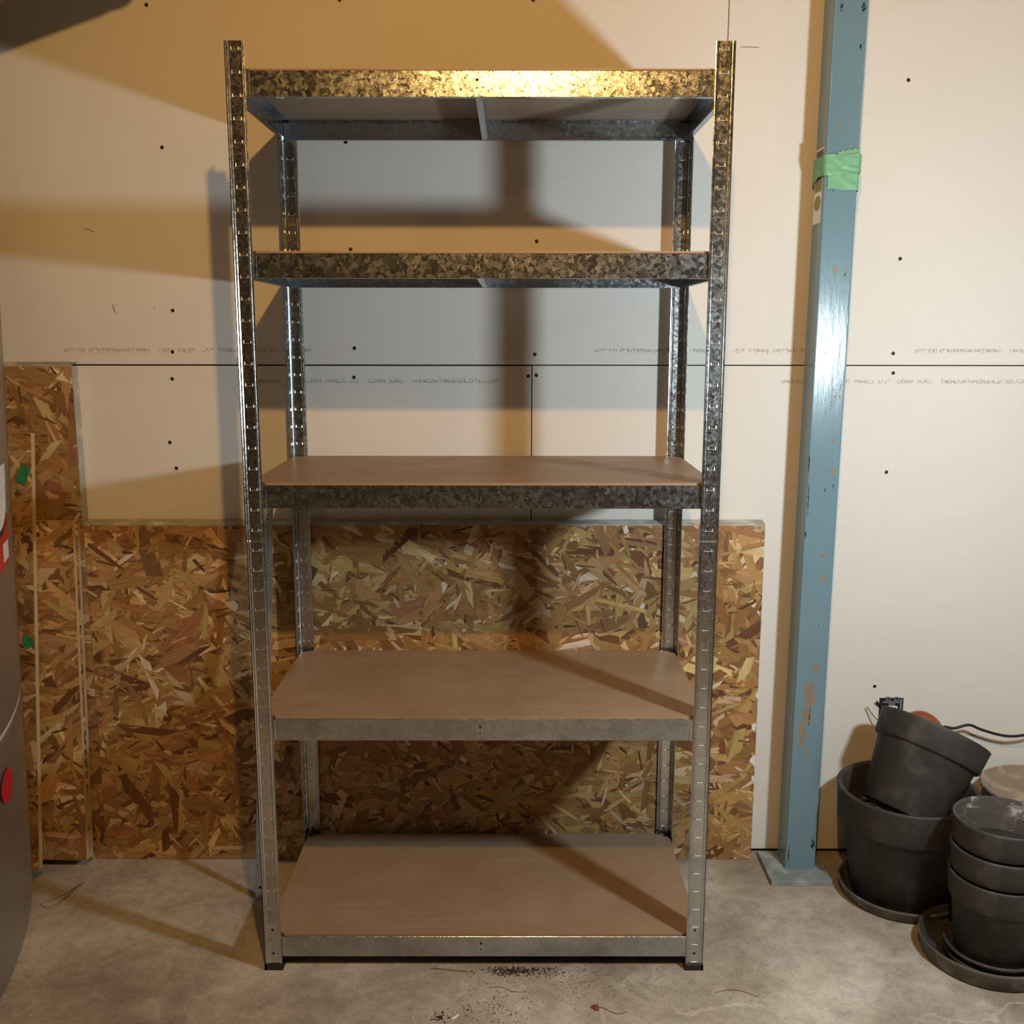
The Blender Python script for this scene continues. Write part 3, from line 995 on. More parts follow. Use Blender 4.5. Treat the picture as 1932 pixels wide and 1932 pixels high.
GAP = 0.0046
for i, z in enumerate(ZT):
    for side in (0, 1):
        y0 = GAP if side == 0 else DP - GAP
        s = 1 if side == 0 else -1
        m = MB()
        oriented([(0, y0 + s * u, v) for u, v in beam_prof(1, z)], m, (-HW + GAP + 0.002, 0, 0), (HW - GAP - 0.002, 0, 0), 'x')
        bo = m.build('long_beam', MT['galvanised'], unit)
        # end plates hooked into the posts
        for sx in (-1, 1):
            e = MB()
            xs = sorted((sx * (HW - 0.034), sx * (HW - 0.0405)))
            ys = sorted((y0 - s * 0.0006, y0 + s * 0.001))
            e.box(xs[0], xs[1], ys[0], ys[1], z - BH + 0.001, z - 0.001, 0.0003)
            e.build('hook_plate', MT['galvanised_post'], bo)
        # slot and bent tab that carries the centre bar
        e = MB()
        yf = y0 - s * 0.0004
        ys = sorted((yf, y0 + s * 0.0008))
        e.box(-0.0095, -0.0085, ys[0], ys[1], z - 0.031, z - 0.013)
        e.box(-0.0095, -0.0015, ys[0], ys[1], z - 0.0315, z - 0.0303)
        e.box(-0.0030, -0.0018, ys[0], ys[1], z - 0.030, z - 0.022)
        e.build('slot_edge', MT['tab'], bo)
        e = MB(); ys = sorted((y0 - s * 0.0002, y0 + s * 0.0008))
        e.box(-0.0085, -0.0030, ys[0], ys[1], z - 0.0175, z - 0.0135)
        e.box(-0.0085, -0.0030, ys[0], ys[1], z - 0.0303, z - 0.0280)
        e.build('slot', MT['hole'], bo)
        x0_ = -HW + GAP if side == 0 else HW - GAP
        m = MB()
        oriented([(x0_ + s * u, 0, v) for u, v in beam_prof(1, z)], m, (0, GAP + 0.002, 0), (0, DP - GAP - 0.002, 0), 'y')
        m.build('side_beam', MT['galvanised'], unit)
    # centre bar, an inverted hat channel
    m = MB()
    pr = [(-0.0085, z - 0.0046), (-0.0085, z - BH + 0.0006), (0.0035, z - BH + 0.0006), (0.0035, z - 0.0046), (0.0025, z - 0.0046),
          (0.0025, z - BH + 0.0016), (-0.0075, z - BH + 0.0016), (-0.0075, z - 0.0046)]
    oriented([(u, 0, v) for u, v in pr], m, (0, GAP + 0.0014, 0), (0, DP - GAP - 0.0014, 0), 'y')
    m.build('support_bar', MT['galvanised_post'], unit)
    # board with clipped corners
    x, y0, y1, c1, c2 = HW - 0.0065, 0.0085, DP - 0.0085, 0.033, 0.026
    out = [(-x + c1, y0), (x - c1, y0), (x, y0 + c2), (x, y1 - c2), (x - 0.004, y1 - c2 + 0.010), (x - c1, y1),
           (-x + c1, y1), (-x + 0.004, y1 - c2 + 0.010), (-x, y1 - c2), (-x, y0 + c2)]
    m = MB()
    m.sweep([(a, c, 0) for a, c in out], (0, 0, z - 0.0030), (0, 0, z + 0.0045))
    bd = m.build('shelf_board', MT['hardboard'], unit)
    bd.data.materials.append(MT['hardboard_raw'])
    for pl in bd.data.polygons:
        if pl.normal.z < -0.9:
            pl.material_index = 1

# ---------------------------------------------------------------- metre rule leaning by the shelving
Lr = 0.952
p_bot = Vector((-0.5365, 0.268, 0.0)); p_top = Vector((-0.5155, 0.398, 0.99))
ez = (p_top - p_bot).normalized()
ex = Vector((1, 0, 0)); ex = (ex - ez * ex.dot(ez)).normalized()
ey = ez.cross(ex)
rule = thing('metre_rule', 'narrow aluminium rule with black numbers leaning beside the left posts', 'ruler')
rule.matrix_world = Matrix(((ex.x, ey.x, ez.x, p_bot.x), (ex.y, ey.y, ez.y, p_bot.y), (ex.z, ey.z, ez.z, p_bot.z), (0, 0, 0, 1)))
RW = 0.0305
m = MB(); m.box(0, RW, -0.0006, 0.0006, 0.0002, Lr, 0.0003); m.build('blade', MT['aluminium'], rule)
# scale and numbers (numbers read sideways up the blade)
m = MB()
for k in range(0, 949):
    L_ = 0.0055 if k % 10 == 0 else (0.0042 if k % 5 == 0 else 0.0027)
    z = 0.002 + k * 0.001
    m.box(RW - L_, RW - 0.0003, -0.00075, -0.0006, z - 0.00010, z + 0.00010)
for k in range(0, 298):
    L_ = 0.0055 if k % 8 == 0 else 0.003
    z = 0.002 + k * 0.003175
    m.box(0.0003, L_, -0.00075, -0.0006, z - 0.0001, z + 0.0001)
o = m.build('graduations', MT['ink_dark'], rule); o['kind'] = 'stuff'


def place_nums(vals, step, xoff, hgt, pitch):
    mm = MB()
    for n_ in vals:
        s = str(n_)
        d = dots(s, pitch, hgt, 1.0, (), 1, 1.02)
        z = 0.002 + n_ * step
        w_ = len(s) * pitch
        # turn by 90 degrees: text runs up the blade
        vs = [(xoff + hgt / 2 - q[2], -0.00078, z - w_ / 2 + q[0]) for q in d.v]
        mm.add(vs, d.f)
    return mm


place_nums(range(1, 95), 0.01, 0.0195, 0.0042, 0.0034).build('centimetre_numbers', MT['ink_dark'], rule)
place_nums(range(1, 38), 0.0254, 0.0080, 0.0042, 0.0034).build('inch_numbers', MT['ink_dark'], rule)
m = MB(); m.lathe([(0, 0), (0.0035, 0)], seg=20)
hl = m.build('hanging_hole', MT['hole'], rule, mw=Matrix.Translation((0.011, -0.0008, 0.028)) @ Matrix.Rotation(math.radians(90), 4, 'X'))

# ---------------------------------------------------------------- blue steel column
colm = thing('steel_column', 'blue painted square steel column with rust patches and a base plate', 'column', (0.7565, 0.4225, 0))
TL = 0.0062


def hss(w, y0, y1, z0, z1, r=0.004):
    out = []
    for cx, cy, a0 in ((w / 2 - r, y1 - r, 0), (-w / 2 + r, y1 - r, 90), (-w / 2 + r, y0 + r, 180), (w / 2 - r, y0 + r, 270)):
        for k in range(5):
            a = math.radians(a0 + 90 * k / 4)
            out.append((cx + r * math.cos(a), cy + r * math.sin(a), 0))
    m_ = MB()
    m_.sweep(out, (0, 0, z0), (TL * (z1 - z0), 0, z1), smooth=False)
    return m_


shaft = hss(0.0730, -0.0375, 0.0385, 0.0121, ZC - 0.24).build('shaft', MT['paint'], colm)
m = MB(); m.box(-0.0830, 0.062, -0.0960, 0.0505, 0.0, 0.0120, 0.0012); m.build('base_plate', MT['plate'], colm)
m = MB(); m.box(-0.075, 0.100, -0.060, 0.060, ZC - 0.24, ZC - 0.236, 0.001); m.build('top_plate', MT['paint'], colm)

# sticker on the column's left side
sx_ = -0.0365 + TL * 1.61 - 0.0007
st = thing('column_label', 'tall white label with olive blocks on the left side of the blue column', 'label', (0.7565, 0.4225, 0))


def side_patch(nm, y0, y1, z0, z1, m_, off):
    q = MB()
    xa = -0.0365 + TL * z0 - off; xb = -0.0365 + TL * z1 - off
    q.add([(xa, y0, z0), (xa, y1, z0), (xb, y1, z1), (xb, y0, z1), (xa + 0.0002, y0, z0), (xa + 0.0002, y1, z0), (xb + 0.0002, y1, z1), (xb + 0.0002, y0, z1)],
          [(0, 3, 2, 1), (4, 5, 6, 7), (0, 1, 5, 4), (2, 3, 7, 6), (1, 2, 6, 5), (3, 0, 4, 7)])
    return q.build(nm, m_, st)


side_patch('backing', -0.027, 0.032, 1.530, 1.689, MT['white'], 0.0004)
side_patch('dark_block', -0.024, 0.029, 1.650, 1.685, MT['brownprint'], 0.0006)
side_patch('olive_block', -0.024, 0.029, 1.597, 1.640, MT['olive'], 0.0006)
q = MB()
vs = [(-0.0365 + TL * 1.565 - 0.0007, 0.0025 + 0.0235 * math.cos(2 * math.pi * i / 28), 1.5735 + 0.0160 * math.sin(2 * math.pi * i / 28)) for i in range(28)]
q.add(vs, [tuple(range(27, -1, -1))]); q.build('olive_disc', MT['olive'], st)
q = MB()
for k in range(5):
    z = 1.605 + k * 0.0065
    q.box(-0.0365 + TL * z - 0.0008, -0.0365 + TL * z - 0.0006, -0.020, 0.024, z, z + 0.0016)
q.build('print_lines', MT['brownprint'], st)

# crumpled green painter's tape round the column
tp = thing('painters_tape', 'crumpled light green masking tape wrapped round the blue column', 'tape', (0.7565, 0.4225, 0))


def tape_strip(nm, path, zt, zb, amp, seed, lift=0.0008):
    """path: list of (x, y) going round the column; zt, zb: top / bottom heights along it"""
    rr = random.Random(seed)
    NU, NV = 34, 12
    ph = [(rr.uniform(0, 6), rr.uniform(4, 14), rr.uniform(3, 9), rr.uniform(-1, 1)) for _ in range(6)]
    tot = [0]
    for i in range(1, len(path)):
        tot.append(tot[-1] + math.dist(path[i], path[i - 1]))
    vs = []
    for i in range(NU + 1):
        d = tot[-1] * i / NU
        k = max(j for j in range(len(tot) - 1) if tot[j] <= d + 1e-9)
        f = (d - tot[k]) / (tot[k + 1] - tot[k])
        x = path[k][0] + (path[k + 1][0] - path[k][0]) * f
        y = path[k][1] + (path[k + 1][1] - path[k][1]) * f
        dx, dy = path[k + 1][0] - path[k][0], path[k + 1][1] - path[k][1]
        L_ = math.hypot(dx, dy); nx, ny = dy / L_, -dx / L_
        u = i / NU
        zT = zt[0] + (zt[1] - zt[0]) * u + 0.0015 * math.sin(u * 23 + seed)
        zB = zb[0] + (zb[1] - zb[0]) * u + 0.0012 * math.sin(u * 17 + seed * 2)
        for j in range(NV + 1):
            v = j / NV
            z = zB + (zT - zB) * v
            e = sum(abs(math.sin(a + b2 * u * (1.2 + c * v * 0.4) + s_ * b2 * v)) ** 3 for a, b2, c, s_ in ph) / 6 * amp
            vs.append((x + TL * z + nx * (lift + e), y + ny * (lift + e), z))
    m_ = MB()
    m_.add(vs, [(i * (NV + 1) + j, (i + 1) * (NV + 1) + j, (i + 1) * (NV + 1) + j + 1, i * (NV + 1) + j + 1) for i in range(NU) for j in range(NV)], True)
    return m_.build(nm, MT['tape_light'], tp)


tape_strip('lower_strip', [(-0.030, -0.0375), (0.036, -0.0375), (0.0375, -0.030), (0.0375, 0.02)], (1.643, 1.637), (1.599, 1.592), 0.0035, 3)
tape_strip('upper_strip', [(-0.0375, 0.033), (-0.0375, -0.0375), (0.0370, -0.0385), (0.0385, -0.030), (0.0380, 0.02)], (1.668, 1.672), (1.622, 1.636), 0.0055, 5, 0.0022)
tape_strip('torn_flap', [(-0.012, -0.0375), (0.036, -0.0375)], (1.676, 1.684), (1.655, 1.650), 0.003, 9, 0.0012)

# ---------------------------------------------------------------- steel appliance at the left
app = thing('steel_refrigerator', 'stainless refrigerator with bowed doors cut off by the left frame edge', 'appliance', (0, 0, 0))
ACX, ACY, AR = -2.4946, -0.3597, 1.5745
LEAN = 0.026


def door_x(y, z):
    return ACX + math.sqrt(AR * AR - (y - ACY) ** 2) + LEAN * z


YF, YN = 0.300, -0.62


def door(nm, z0, z1, thick=0.055):
    ys = [YF + (YN - YF) * i / 40 for i in range(41)]
    ring = []
    m_ = MB()
    R_ = 0.010
    # outer skin rows with rounded top and bottom edges
    rows = [(z0, 0.010), (z0 + 0.002, 0.004), (z0 + 0.006, 0.001), (z0 + 0.012, 0.0), (z1 - 0.012, 0.0), (z1 - 0.006, 0.001), (z1 - 0.002, 0.004), (z1, 0.010)]
    cols = []
    ends = [(YF + 0.022, 0.050), (YF + 0.021, 0.026), (YF + 0.016, 0.010), (YF + 0.008, 0.002)]
    for y, ins in ends:
        cols.append((y, ins))
    cols += [(y, 0.0) for y in ys]
    cols += [(YN - 0.008, 0.002), (YN - 0.016, 0.010), (YN - 0.022, 0.05)]
    vs = []
    for z, ins in rows:
        for y, i2 in cols:
            vs.append((door_x(min(YF, max(YN, y)), z) - ins - i2, y, z))
    n = len(cols)
    fs = [(r * n + c, (r + 1) * n + c, (r + 1) * n + c + 1, r * n + c + 1) for r in range(len(rows) - 1) for c in range(n - 1)]
    m_.add(vs, fs, True)
    back = [(door_x(0, z) - 0.16, y, z) for z in (z0, z1) for y in (YF + 0.022, YN - 0.022)]
    k = len(rows) - 1
    m_.add([vs[i] for i in range(n)] + [back[1], back[0]], [tuple(range(n + 2))])
    m_.add([vs[k * n + i] for i in range(n)] + [back[3], back[2]], [tuple(range(n + 2))[::-1]])
    return m_.build(nm, MT['steel'], app)


door('freezer_drawer', 0.012, 0.499)
up = door('upper_door', 0.507, 1.78)
m = MB()
pts = [(door_x(y, 0.503) - 0.006, y, 0.503) for y in [YF + (YN - YF) * i / 30 for i in range(31)]]
m.tube(pts, 0.0042, 8)
m.build('chrome_strip', MT['strip'], app)
m = MB(); m.box(-1.75, -1.13, YN - 0.02, YF + 0.008, 0.0, 1.75, 0.004); m.build('cabinet', MT['steel'], app)
m = MB()
m.add([(door_x(y, 0) - 0.016, y, z) for z in (0.0, 0.02) for y in [YF + (YN - YF) * i / 20 for i in range(21)]],
      [(i, 21 + i, 22 + i, i + 1) for i in range(20)], True)
m.build('kick_strip', MT['black'], app)


def door_patch(nm, y0, y1, z0, z1, m_, off, par=None, shape=None):
    q = MB()
    N = 10
    vs = []
    if shape is None:
        for i in range(N + 1):
            y = y0 + (y1 - y0) * i / N
            for z in (z0, z1):
                vs.append((door_x(y, z) + off, y, z))
        q.add(vs, [(2 * i, 2 * i + 1, 2 * i + 3, 2 * i + 2) for i in range(N)])
    else:
        cy, cz, ry, rz = shape
        vs = [(door_x(cy + ry * math.cos(2 * math.pi * i / 32), cz) + off, cy + ry * math.cos(2 * math.pi * i / 32), cz + rz * math.sin(2 * math.pi * i / 32)) for i in range(32)]
        q.add(vs, [tuple(range(32))])
    return q.build(nm, m_, par if par else app)


lb = door_patch('energy_label', 0.172, 0.02, 0.825, 0.930, MT['red'], 0.0010)
lb['label'] = 'red and white printed label'
door_patch('white_panel', 0.172, 0.02, 0.928, 1.03, MT['white'], 0.0011, lb)
door_patch('black_ring', 0, 0, 0, 0, MT['ink_dark'], 0.0016, lb, (0.060, 0.968, 0.105, 0.075))
door_patch('white_disc', 0, 0, 0, 0, MT['white'], 0.0020, lb, (0.060, 0.972, 0.095, 0.066))
door_patch('white_square', 0.160, 0.095, 0.836, 0.874, MT['white'], 0.0014, lb)
mg = door_patch('magnet', 0, 0, 0, 0, MT['magnet'], 0.004, None, (0.0, 0.405, 0.045, 0.032))
mg.parent = None
tag(mg, 'round red magnet low on the steel refrigerator drawer', 'magnet')


# ---------------------------------------------------------------- flower pots
def pot_profile(R, H, ch, base, th=0.010, step=0.008):
    k = R - step
    rb = base
    zc = H - ch
    rc = rb + (k - rb) * (zc / H)
    outer = [(0.012, 0.0), (rb - 0.004, 0.0), (rb, 0.004), (rc, zc - 0.002), (rc + 0.002, zc), (R - 0.010, zc + 0.001), (R - 0.0065, zc + 0.005),
             (R - 0.002, H - 0.006), (R - 0.001, H - 0.002), (R - 0.004, H)]
    inner = [(R - th + 0.001, H - 0.001), (R - th - 0.001, H - 0.005), (rc - th + 0.004, zc - 0.012), (rb - th, th), (0.012, th)]
    return outer, inner


def pot(name, label, c, R, H, ch, base, inside='clay_inside', group=None, th=0.010, mw=None, tint='clay_dark', seed=0):
    t = thing(name, label, 'plant pot', c, group)
    if mw is not None:
        t.matrix_world = mw
    o_, i_ = pot_profile(R, H, ch, base, th)
    m_ = MB(); m_.lathe(o_, seg=96, wob=0.002, seed=seed); m_.build('outer_wall', MT[tint], t)
    m_ = MB(); m_.lathe([o_[-1]] + i_ + [(0.012, 0.0)], seg=96, wob=0.002, seed=seed); m_.build('inner_wall', MT[inside], t)
    return t


def saucer(name, label, c, R, h, base, mt='clay_dark', inside=None, group=None, mw=None, seed=0):
    t = thing(name, label, 'saucer', c, group)
    if mw is not None:
        t.matrix_world = mw
    m_ = MB()
    m_.lathe([(0.0, 0.0), (base - 0.004, 0.0), (base, 0.003), (R - 0.001, h - 0.006), (R, h - 0.002), (R - 0.003, h)], seg=96, wob=0.0025, seed=seed)
    m_.build('rim_wall', MT[mt], t)
    m_ = MB()
    m_.lathe([(R - 0.003, h), (R - 0.006, h - 0.001), (R - 0.0075, h - 0.006), (base - 0.0075, 0.009), (base - 0.03, 0.008), (0.0, 0.008)], seg=96, wob=0.0025, seed=seed)
    m_.build('dish', MT[inside or mt], t)
    return t


c1 = (0.9675, 0.2928)
saucer('pot_saucer', 'dark clay saucer under the widest pot next to the blue column', (c1[0], c1[1], 0), 0.142, 0.031, 0.131, 'clay_rim_worn', 'clay_dark', seed=1)
pot('clay_pot', 'widest dark clay pot by the column with another pot leaning inside', (c1[0], c1[1], 0.0085), 0.158, 0.258, 0.082, 0.113, th=0.013, seed=2, inside='clay_dark')
pot('clay_pot', 'dark pot nested inside the widest pot, mostly hidden, rim just showing', (0.955, 0.285, 0.0225), 0.118, 0.178, 0.045, 0.082, seed=3, tint='clay_rim_worn', inside='clay_dark')
# tilted pot
ax = Vector((0.439, 0.283, 0.854)).normalized()
RC = Vector((1.0235, 0.3005, 0.4020))
H2 = 0.205
ux = Vector((1, 0, 0)); ux = (ux - ax * ux.dot(ax)).normalized(); uy = ax.cross(ux)
bc = RC - ax * H2
MW2 = Matrix(((ux.x, uy.x, ax.x, bc.x), (ux.y, uy.y, ax.y, bc.y), (ux.z, uy.z, ax.z, bc.z), (0, 0, 0, 1)))
pot('clay_pot', 'dark clay pot tipped to the right, resting inside the widest pot', (0, 0, 0), 0.125, H2, 0.060, 0.088, mw=MW2, seed=4, inside='clay_dark')
ax3 = Vector((0.10, -0.75, 0.45)).normalized()
u3 = Vector((1, 0, 0)); u3 = (u3 - ax3 * u3.dot(ax3)).normalized(); v3 = ax3.cross(u3)
c3 = RC + ax * (-0.040) + Vector((-0.004, 0.045, 0.004))
saucer('terracotta_saucer', 'orange terracotta saucer sticking up behind the tipped pot', (0, 0, 0), 0.057, 0.016, 0.048, 'terracotta',
       mw=Matrix(((u3.x, v3.x, ax3.x, c3.x), (u3.y, v3.y, ax3.y, c3.y), (u3.z, v3.z, ax3.z, c3.z), (0, 0, 0, 1))))
# front stack
cs = (1.0555, 0.022)
saucer('pot_saucer', 'large dirty saucer on the floor under the stacked pots', (1.058, 0.052, 0), 0.137, 0.040, 0.129, 'clay_rim_worn', 'clay_dark', seed=6)
saucer('pot_saucer', 'small saucer lying in the large dirty saucer, lower of two', (cs[0] + 0.003, cs[1] - 0.002, 0.0085), 0.099, 0.024, 0.088, seed=7)
saucer('pot_saucer', 'small saucer directly under the stacked pots, upper of two', (cs[0], cs[1], 0.0255), 0.097, 0.024, 0.086, seed=8)
pot('clay_pot', 'lowest pot of the nested stack at the right edge, body showing', (cs[0], cs[1], 0.034), 0.1000, 0.175, 0.060, 0.076, th=0.0072, seed=9)
pot('clay_pot', 'middle pot of the nested stack at the right edge', (cs[0], cs[1], 0.0935), 0.0995, 0.175, 0.060, 0.0755, th=0.0072, seed=10)
pot('clay_pot', 'top pot of the nested stack with white crust inside its rim', (cs[0], cs[1], 0.1530), 0.0990, 0.175, 0.060, 0.0750, th=0.0072, seed=11)
m = MB(); m.lathe([(0.0, 0.006), (0.03, 0.004), (0.06, 0.001), (0.0815, 0.0)], (cs[0], cs[1], 0.262), seg=48)
tag(m.build('potting_soil', MT['soil']), 'dark soil inside the top pot of the stack', 'soil')['kind'] = 'stuff'
# pot with dish on top at the right edge
saucer('pot_saucer', 'pale dusty saucer on top of the pot at the far right', (1.293, 0.330, 0.2235), 0.132, 0.024, 0.118, 'clay_rim_worn', 'dusty_dish', seed=12)
pot('clay_pot', 'dark pot at the far right carrying a dusty saucer', (1.293, 0.330, 0.0), 0.112, 0.223, 0.055, 0.080, seed=13)

# twigs, straw in the pots
m = MB(); m.tube(spline([(0.926, 0.474, 0.392), (0.940, 0.462, 0.372), (0.953, 0.450, 0.355), (0.965, 0.437, 0.300)]), 0.0016, 6, 0.8)
tag(m.build('twig', MT['twig']), 'thin brown twig poking up between the wall and tipped pot', 'twig')
for k, (a, c) in enumerate((((0.856, 0.268, 0.252), (0.928, 0.172, 0.256)), ((0.862, 0.250, 0.248), (0.905, 0.186, 0.254)), ((0.857, 0.240, 0.247), (0.890, 0.196, 0.252)))):
    m = MB(); m.tube([a, ((a[0] + c[0]) / 2, (a[1] + c[1]) / 2, (a[2] + c[2]) / 2 + 0.003), c], 0.0011, 5)
    tag(m.build('straw', MT['straw']), ('longest dry straw inside the widest pot, reaching furthest right', 'short dry straw inside the widest pot, middle of the three', 'short dry straw inside the widest pot, nearest the left rim')[k], 'straw', 'dry straw in the widest pot')

# electrical box in the wall
ob = thing('outlet_box', 'open electrical box with a bare device bracket above the tipped pot', 'outlet', (0.990, WY, 0.3765))
m = MB(); m.box(-0.030, 0.029, -0.0010, 0.0004, -0.040, 0.0335); m.build('wall_cutout', MT['hole'], ob)
m = MB(); m.box(0.0205, 0.0255, -0.0020, -0.0010, -0.040, 0.031, 0.0003); m.build('box_side', MT['aluminium'], ob)
m = MB()
for s in (-1, 1):
    m.box(*sorted((s * 0.004, s * 0.0165)), -0.0045, -0.0030, 0.026, 0.0375, 0.0004)
    m.box(*sorted((s * 0.006, s * 0.023)), -0.0040, -0.0028, 0.0205, 0.0260, 0.0004)
m.box(-0.008, 0.008, -0.0042, -0.0026, 0.014, 0.026, 0.0004)
m.build('bracket', MT['zinc'], ob)
m = MB()
for s in (-1, 1):
    m.lathe([(0, 0), (0.0026, 0)], (0, 0, 0), seg=14)
    for i in range(len(m.v) - 28, len(m.v)):
        x_, y_, z_ = m.v[i]
        m.v[i] = (s * 0.0105 + x_, -0.0048, 0.0325 + y_)
m.build('bracket_hole', MT['hole'], ob)
m = MB()
m.box(-0.0135, 0.013, -0.0070, -0.0030, 0.0110, 0.0140, 0.0005)
m.box(0.0105, 0.0135, -0.0070, -0.0030, -0.030, 0.0125, 0.0005)
m.box(-0.0135, -0.0105, -0.0070, -0.0030, -0.030, 0.0125, 0.0005)
m.build('device_frame', MT['white'], ob)
m = MB(); m.box(-0.0100, 0.0100, -0.0062, -0.0030, -0.030, 0.0105, 0.0005); m.build('device_face', MT['black'], ob)
m = MB(); m.tube([(-0.026, -0.003, 0.012), (-0.034, -0.008, 0.020), (-0.040, -0.010, 0.027)], 0.0027, 8); m.build('wire_stub', MT['black'], ob)

# black cable
cab = spline([(1.088, 0.420, 0.300), (1.0885, 0.435, 0.338), (1.1026, 0.44, 0.3525), (1.1285, 0.44, 0.3495), (1.1638, 0.44, 0.3580), (1.1929, 0.44, 0.3468),
              (1.2324, 0.44, 0.3346), (1.265, 0.44, 0.3292), (1.2995, 0.44, 0.332), (1.38, 0.445, 0.345), (1.48, 0.45, 0.30), (1.56, 0.45, 0.14),
              (1.60, 0.44, 0.005), (1.80, 0.43, 0.005)], 6)
m = MB(); m.tube(cab, 0.0034, 8)
for i in range(len(m.v)):
    x_, y_, z_ = m.v[i]
tag(m.build('power_cable', MT['black']), 'black cable running from behind the tipped pot to the right edge', 'cable')

# ---------------------------------------------------------------- bits on the floor
m = MB()
rr = random.Random(4)


def crumb(m_, x, y, s):
    a = rr.uniform(0, 6.28)
    n = 5
    vs = [(x + s * math.cos(a + 2 * math.pi * i / n) * rr.uniform(0.6, 1.2), y + s * math.sin(a + 2 * math.pi * i / n) * rr.uniform(0.6, 1.2), 0.0001) for i in range(n)]
    vs.append((x, y, s * rr.uniform(0.5, 0.9)))
    m_.add(vs, [(i, (i + 1) % n, n) for i in range(n)])


for i in range(420):
    crumb(m, rr.gauss(0.060, 0.030), rr.gauss(-0.004, 0.0065), rr.uniform(0.0007, 0.0028))
for i in range(260):
    crumb(m, rr.gauss(0.125, 0.05), rr.gauss(-0.006, 0.012), rr.uniform(0.0006, 0.0021))
for i in range(700):
    crumb(m, rr.gauss(0.15, 0.16), rr.gauss(-0.05, 0.05), rr.uniform(0.0004, 0.0015))
for i in range(150):
    crumb(m, rr.gauss(0.02, 0.05), rr.gauss(-0.13, 0.022), rr.uniform(0.0006, 0.0021))
for i in range(60):
    crumb(m, rr.gauss(-0.082, 0.008), rr.gauss(-0.150, 0.006), rr.uniform(0.0008, 0.0028))
for i in range(350):
    crumb(m, rr.uniform(-0.9, 1.0), rr.uniform(-0.25, 0.4), rr.uniform(0.0003, 0.0012))
for i in range(160):
    crumb(m, rr.gauss(0.62, 0.13), rr.gauss(0.1, 0.12), rr.uniform(0.0003, 0.0012))
o = tag(m.build('spilled_soil', MT['soil']), 'dark soil crumbs scattered on the concrete in front of the shelving', 'dirt')
o['kind'] = 'stuff'


def stick(nm, pts, r, mt, label, cat, grp=None):
    mm = MB(); mm.tube(spline([(x, y, r + z) for x, y, z in pts], 5), r, 6, 0.7)
    return tag(mm.build(nm, mt), label, cat, grp)


stick('twig', [(-0.110, 0.003, 0), (-0.090, 0.001, 0.0005), (-0.055, -0.004, 0), (-0.030, -0.008, 0)], 0.0011, MT['twig'],
      'dark straight twig on the floor left of the spilled soil', 'twig')
stick('twig', [(0.172, -0.052, 0), (0.195, -0.042, 0.0006), (0.222, -0.033, 0), (0.232, -0.025, 0)], 0.0009, MT['straw'],
      'thin tan stem on the floor right of the spilled soil', 'twig')
stick('twig', [(0.010, -0.060, 0), (0.035, -0.058, 0), (0.060, -0.072, 0), (0.085, -0.073, 0)], 0.0007, MT['twig'],
      'short crooked twig just below the spilled soil', 'twig')
stick('twig', [(0.463, -0.075, 0), (0.49, -0.066, 0), (0.515, -0.070, 0), (0.545, -0.088, 0)], 0.0008, MT['twig'],
      'crooked twig on the floor right of the front right post', 'twig')
stick('wood_sliver', [(-0.883, 0.395, 0), (-0.865, 0.400, 0), (-0.850, 0.408, 0)], 0.0012, MT['straw'],
      'pale wood sliver on the floor below the left strand board', 'wood')
# wire twist lying at the left
stick('wire_loop', [(-0.9613, 0.335, 0.003), (-0.9693, 0.301, 0.004), (-0.9753, 0.271, 0.003), (-0.9872, 0.242, 0), (-1.0029, 0.231, 0),
                    (-1.018, 0.240, 0), (-1.020, 0.247, 0), (-1.0123, 0.2573, 0), (-0.9863, 0.2823, 0.002), (-0.9699, 0.3172, 0.003), (-0.9605, 0.334, 0.003)],
      0.00075, MT['wire'], 'thin folded wire loop on the floor near the refrigerator', 'wire')
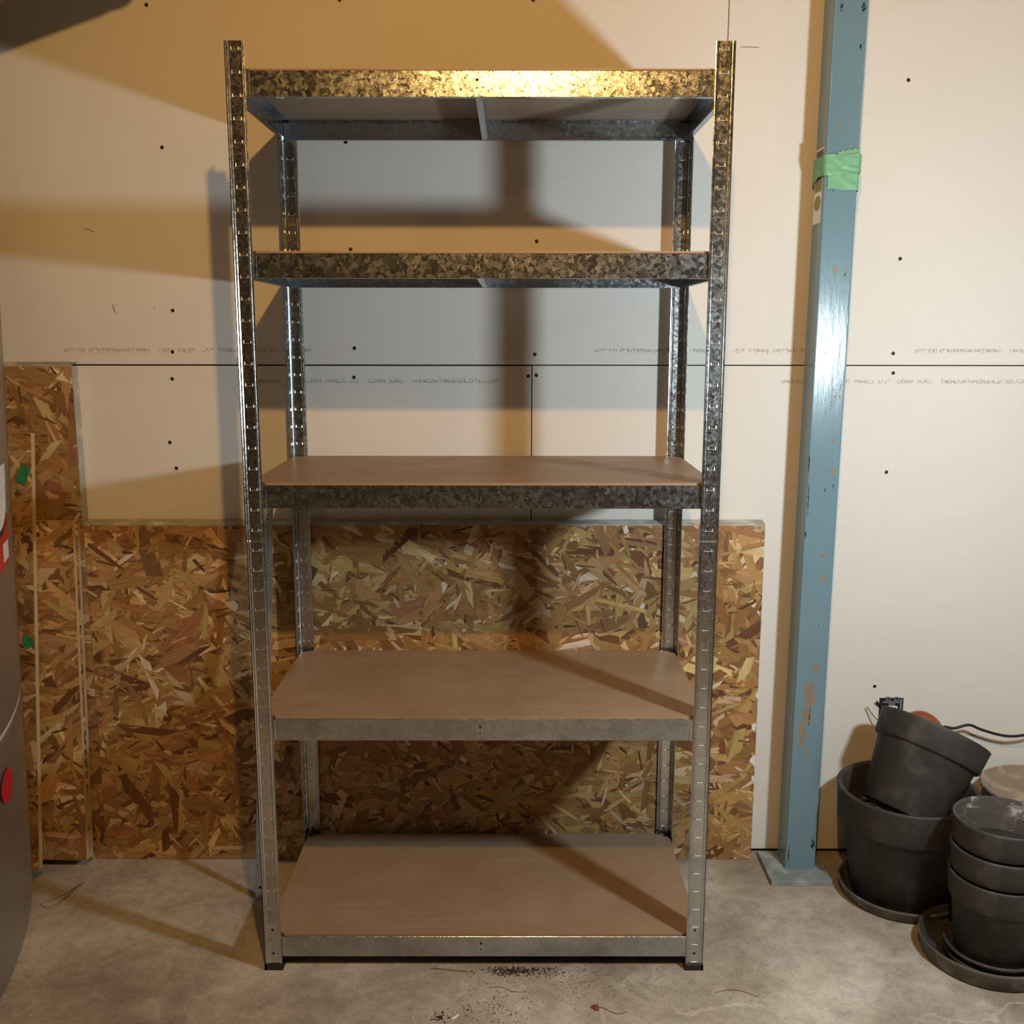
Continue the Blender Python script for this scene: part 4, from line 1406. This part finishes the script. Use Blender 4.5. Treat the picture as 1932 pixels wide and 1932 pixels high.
# red leaf scrap with its stem
lf = thing('dry_leaf', 'red brown leaf scrap with a long stem on the floor', 'leaf', (0.223, -0.121, 0))
m = MB(); m.add([(-0.013, 0.002, 0.001), (-0.003, -0.010, 0.002), (0.004, -0.009, 0.001), (0.003, 0.006, 0.003), (-0.005, 0.008, 0.0015), (-0.004, -0.001, 0.005)],
                [(0, 1, 5), (1, 2, 5), (2, 3, 5), (3, 4, 5), (4, 0, 5)])
m.build('blade', MT['leaf'], lf)
m = MB(); m.tube(spline([(0.003, 0, 0.0015), (0.015, -0.003, 0.001), (0.030, -0.016, 0.001), (0.045, -0.018, 0.001), (0.056, -0.013, 0.001)]), 0.0007, 6)
m.build('stem', MT['twig'], lf)
m = MB()
vs = []
for i in range(14):
    a = 2 * math.pi * i / 14
    x_, y_ = 0.0105 * math.cos(a), 0.0034 * math.sin(a)
    q = math.radians(52)
    vs.append((-0.0505 + x_ * math.cos(q) - y_ * math.sin(q), -0.150 + x_ * math.sin(q) + y_ * math.cos(q), 0.0006 + 0.0012 * abs(math.sin(a))))
vs.append((-0.0505, -0.150, 0.0032))
m.add(vs, [(i, (i + 1) % 14, 14) for i in range(14)], True)
tag(m.build('paper_scrap', MT['white']), 'tiny white folded scrap near the bottom frame edge', 'scrap')

# unseen rod added above the frame (throws the dark blob on the wall)
m = MB()
p0, p1 = Vector((-0.592, 0.070, 2.100)), Vector((-1.248, 0.070, 1.875))
d = (p1 - p0).normalized()
u = d.cross(Vector((0, 1, 0))).normalized(); v = d.cross(u)
rows = [(0.0, 0.004), (0.004, 0.022), (0.012, 0.034), (0.024, 0.040), (0.040, 0.041), (0.052, 0.039), (0.070, 0.041)]
L_ = (p1 - p0).length
for k in range(1, 12):
    rows.append((0.07 + (L_ - 0.07) * k / 11, 0.041))
seg = 24
vs = []
for t_, r_ in rows:
    for k in range(seg):
        a = 2 * math.pi * k / seg
        vs.append(p0 + d * t_ + (u * math.cos(a) + v * math.sin(a)) * r_)
m.add(vs, [(i * seg + k, i * seg + (k + 1) % seg, (i + 1) * seg + (k + 1) % seg, (i + 1) * seg + k) for i in range(len(rows) - 1) for k in range(seg)], True)
m.add(vs[:seg], [tuple(range(seg))]); m.add(vs[-seg:], [tuple(range(seg))[::-1]])
dt = thing('shadow_blocker', 'unseen grey rod added above the upper left to shade the wall', 'blocker')
m.build('blocker_body', MT['blocker'], dt)
m = MB(); m.tube([(-0.90, 0.070, 2.02), (-0.90, 0.070, ZC - 0.001)], 0.003, 6); m.build('blocker_hanger', MT['zinc'], dt)
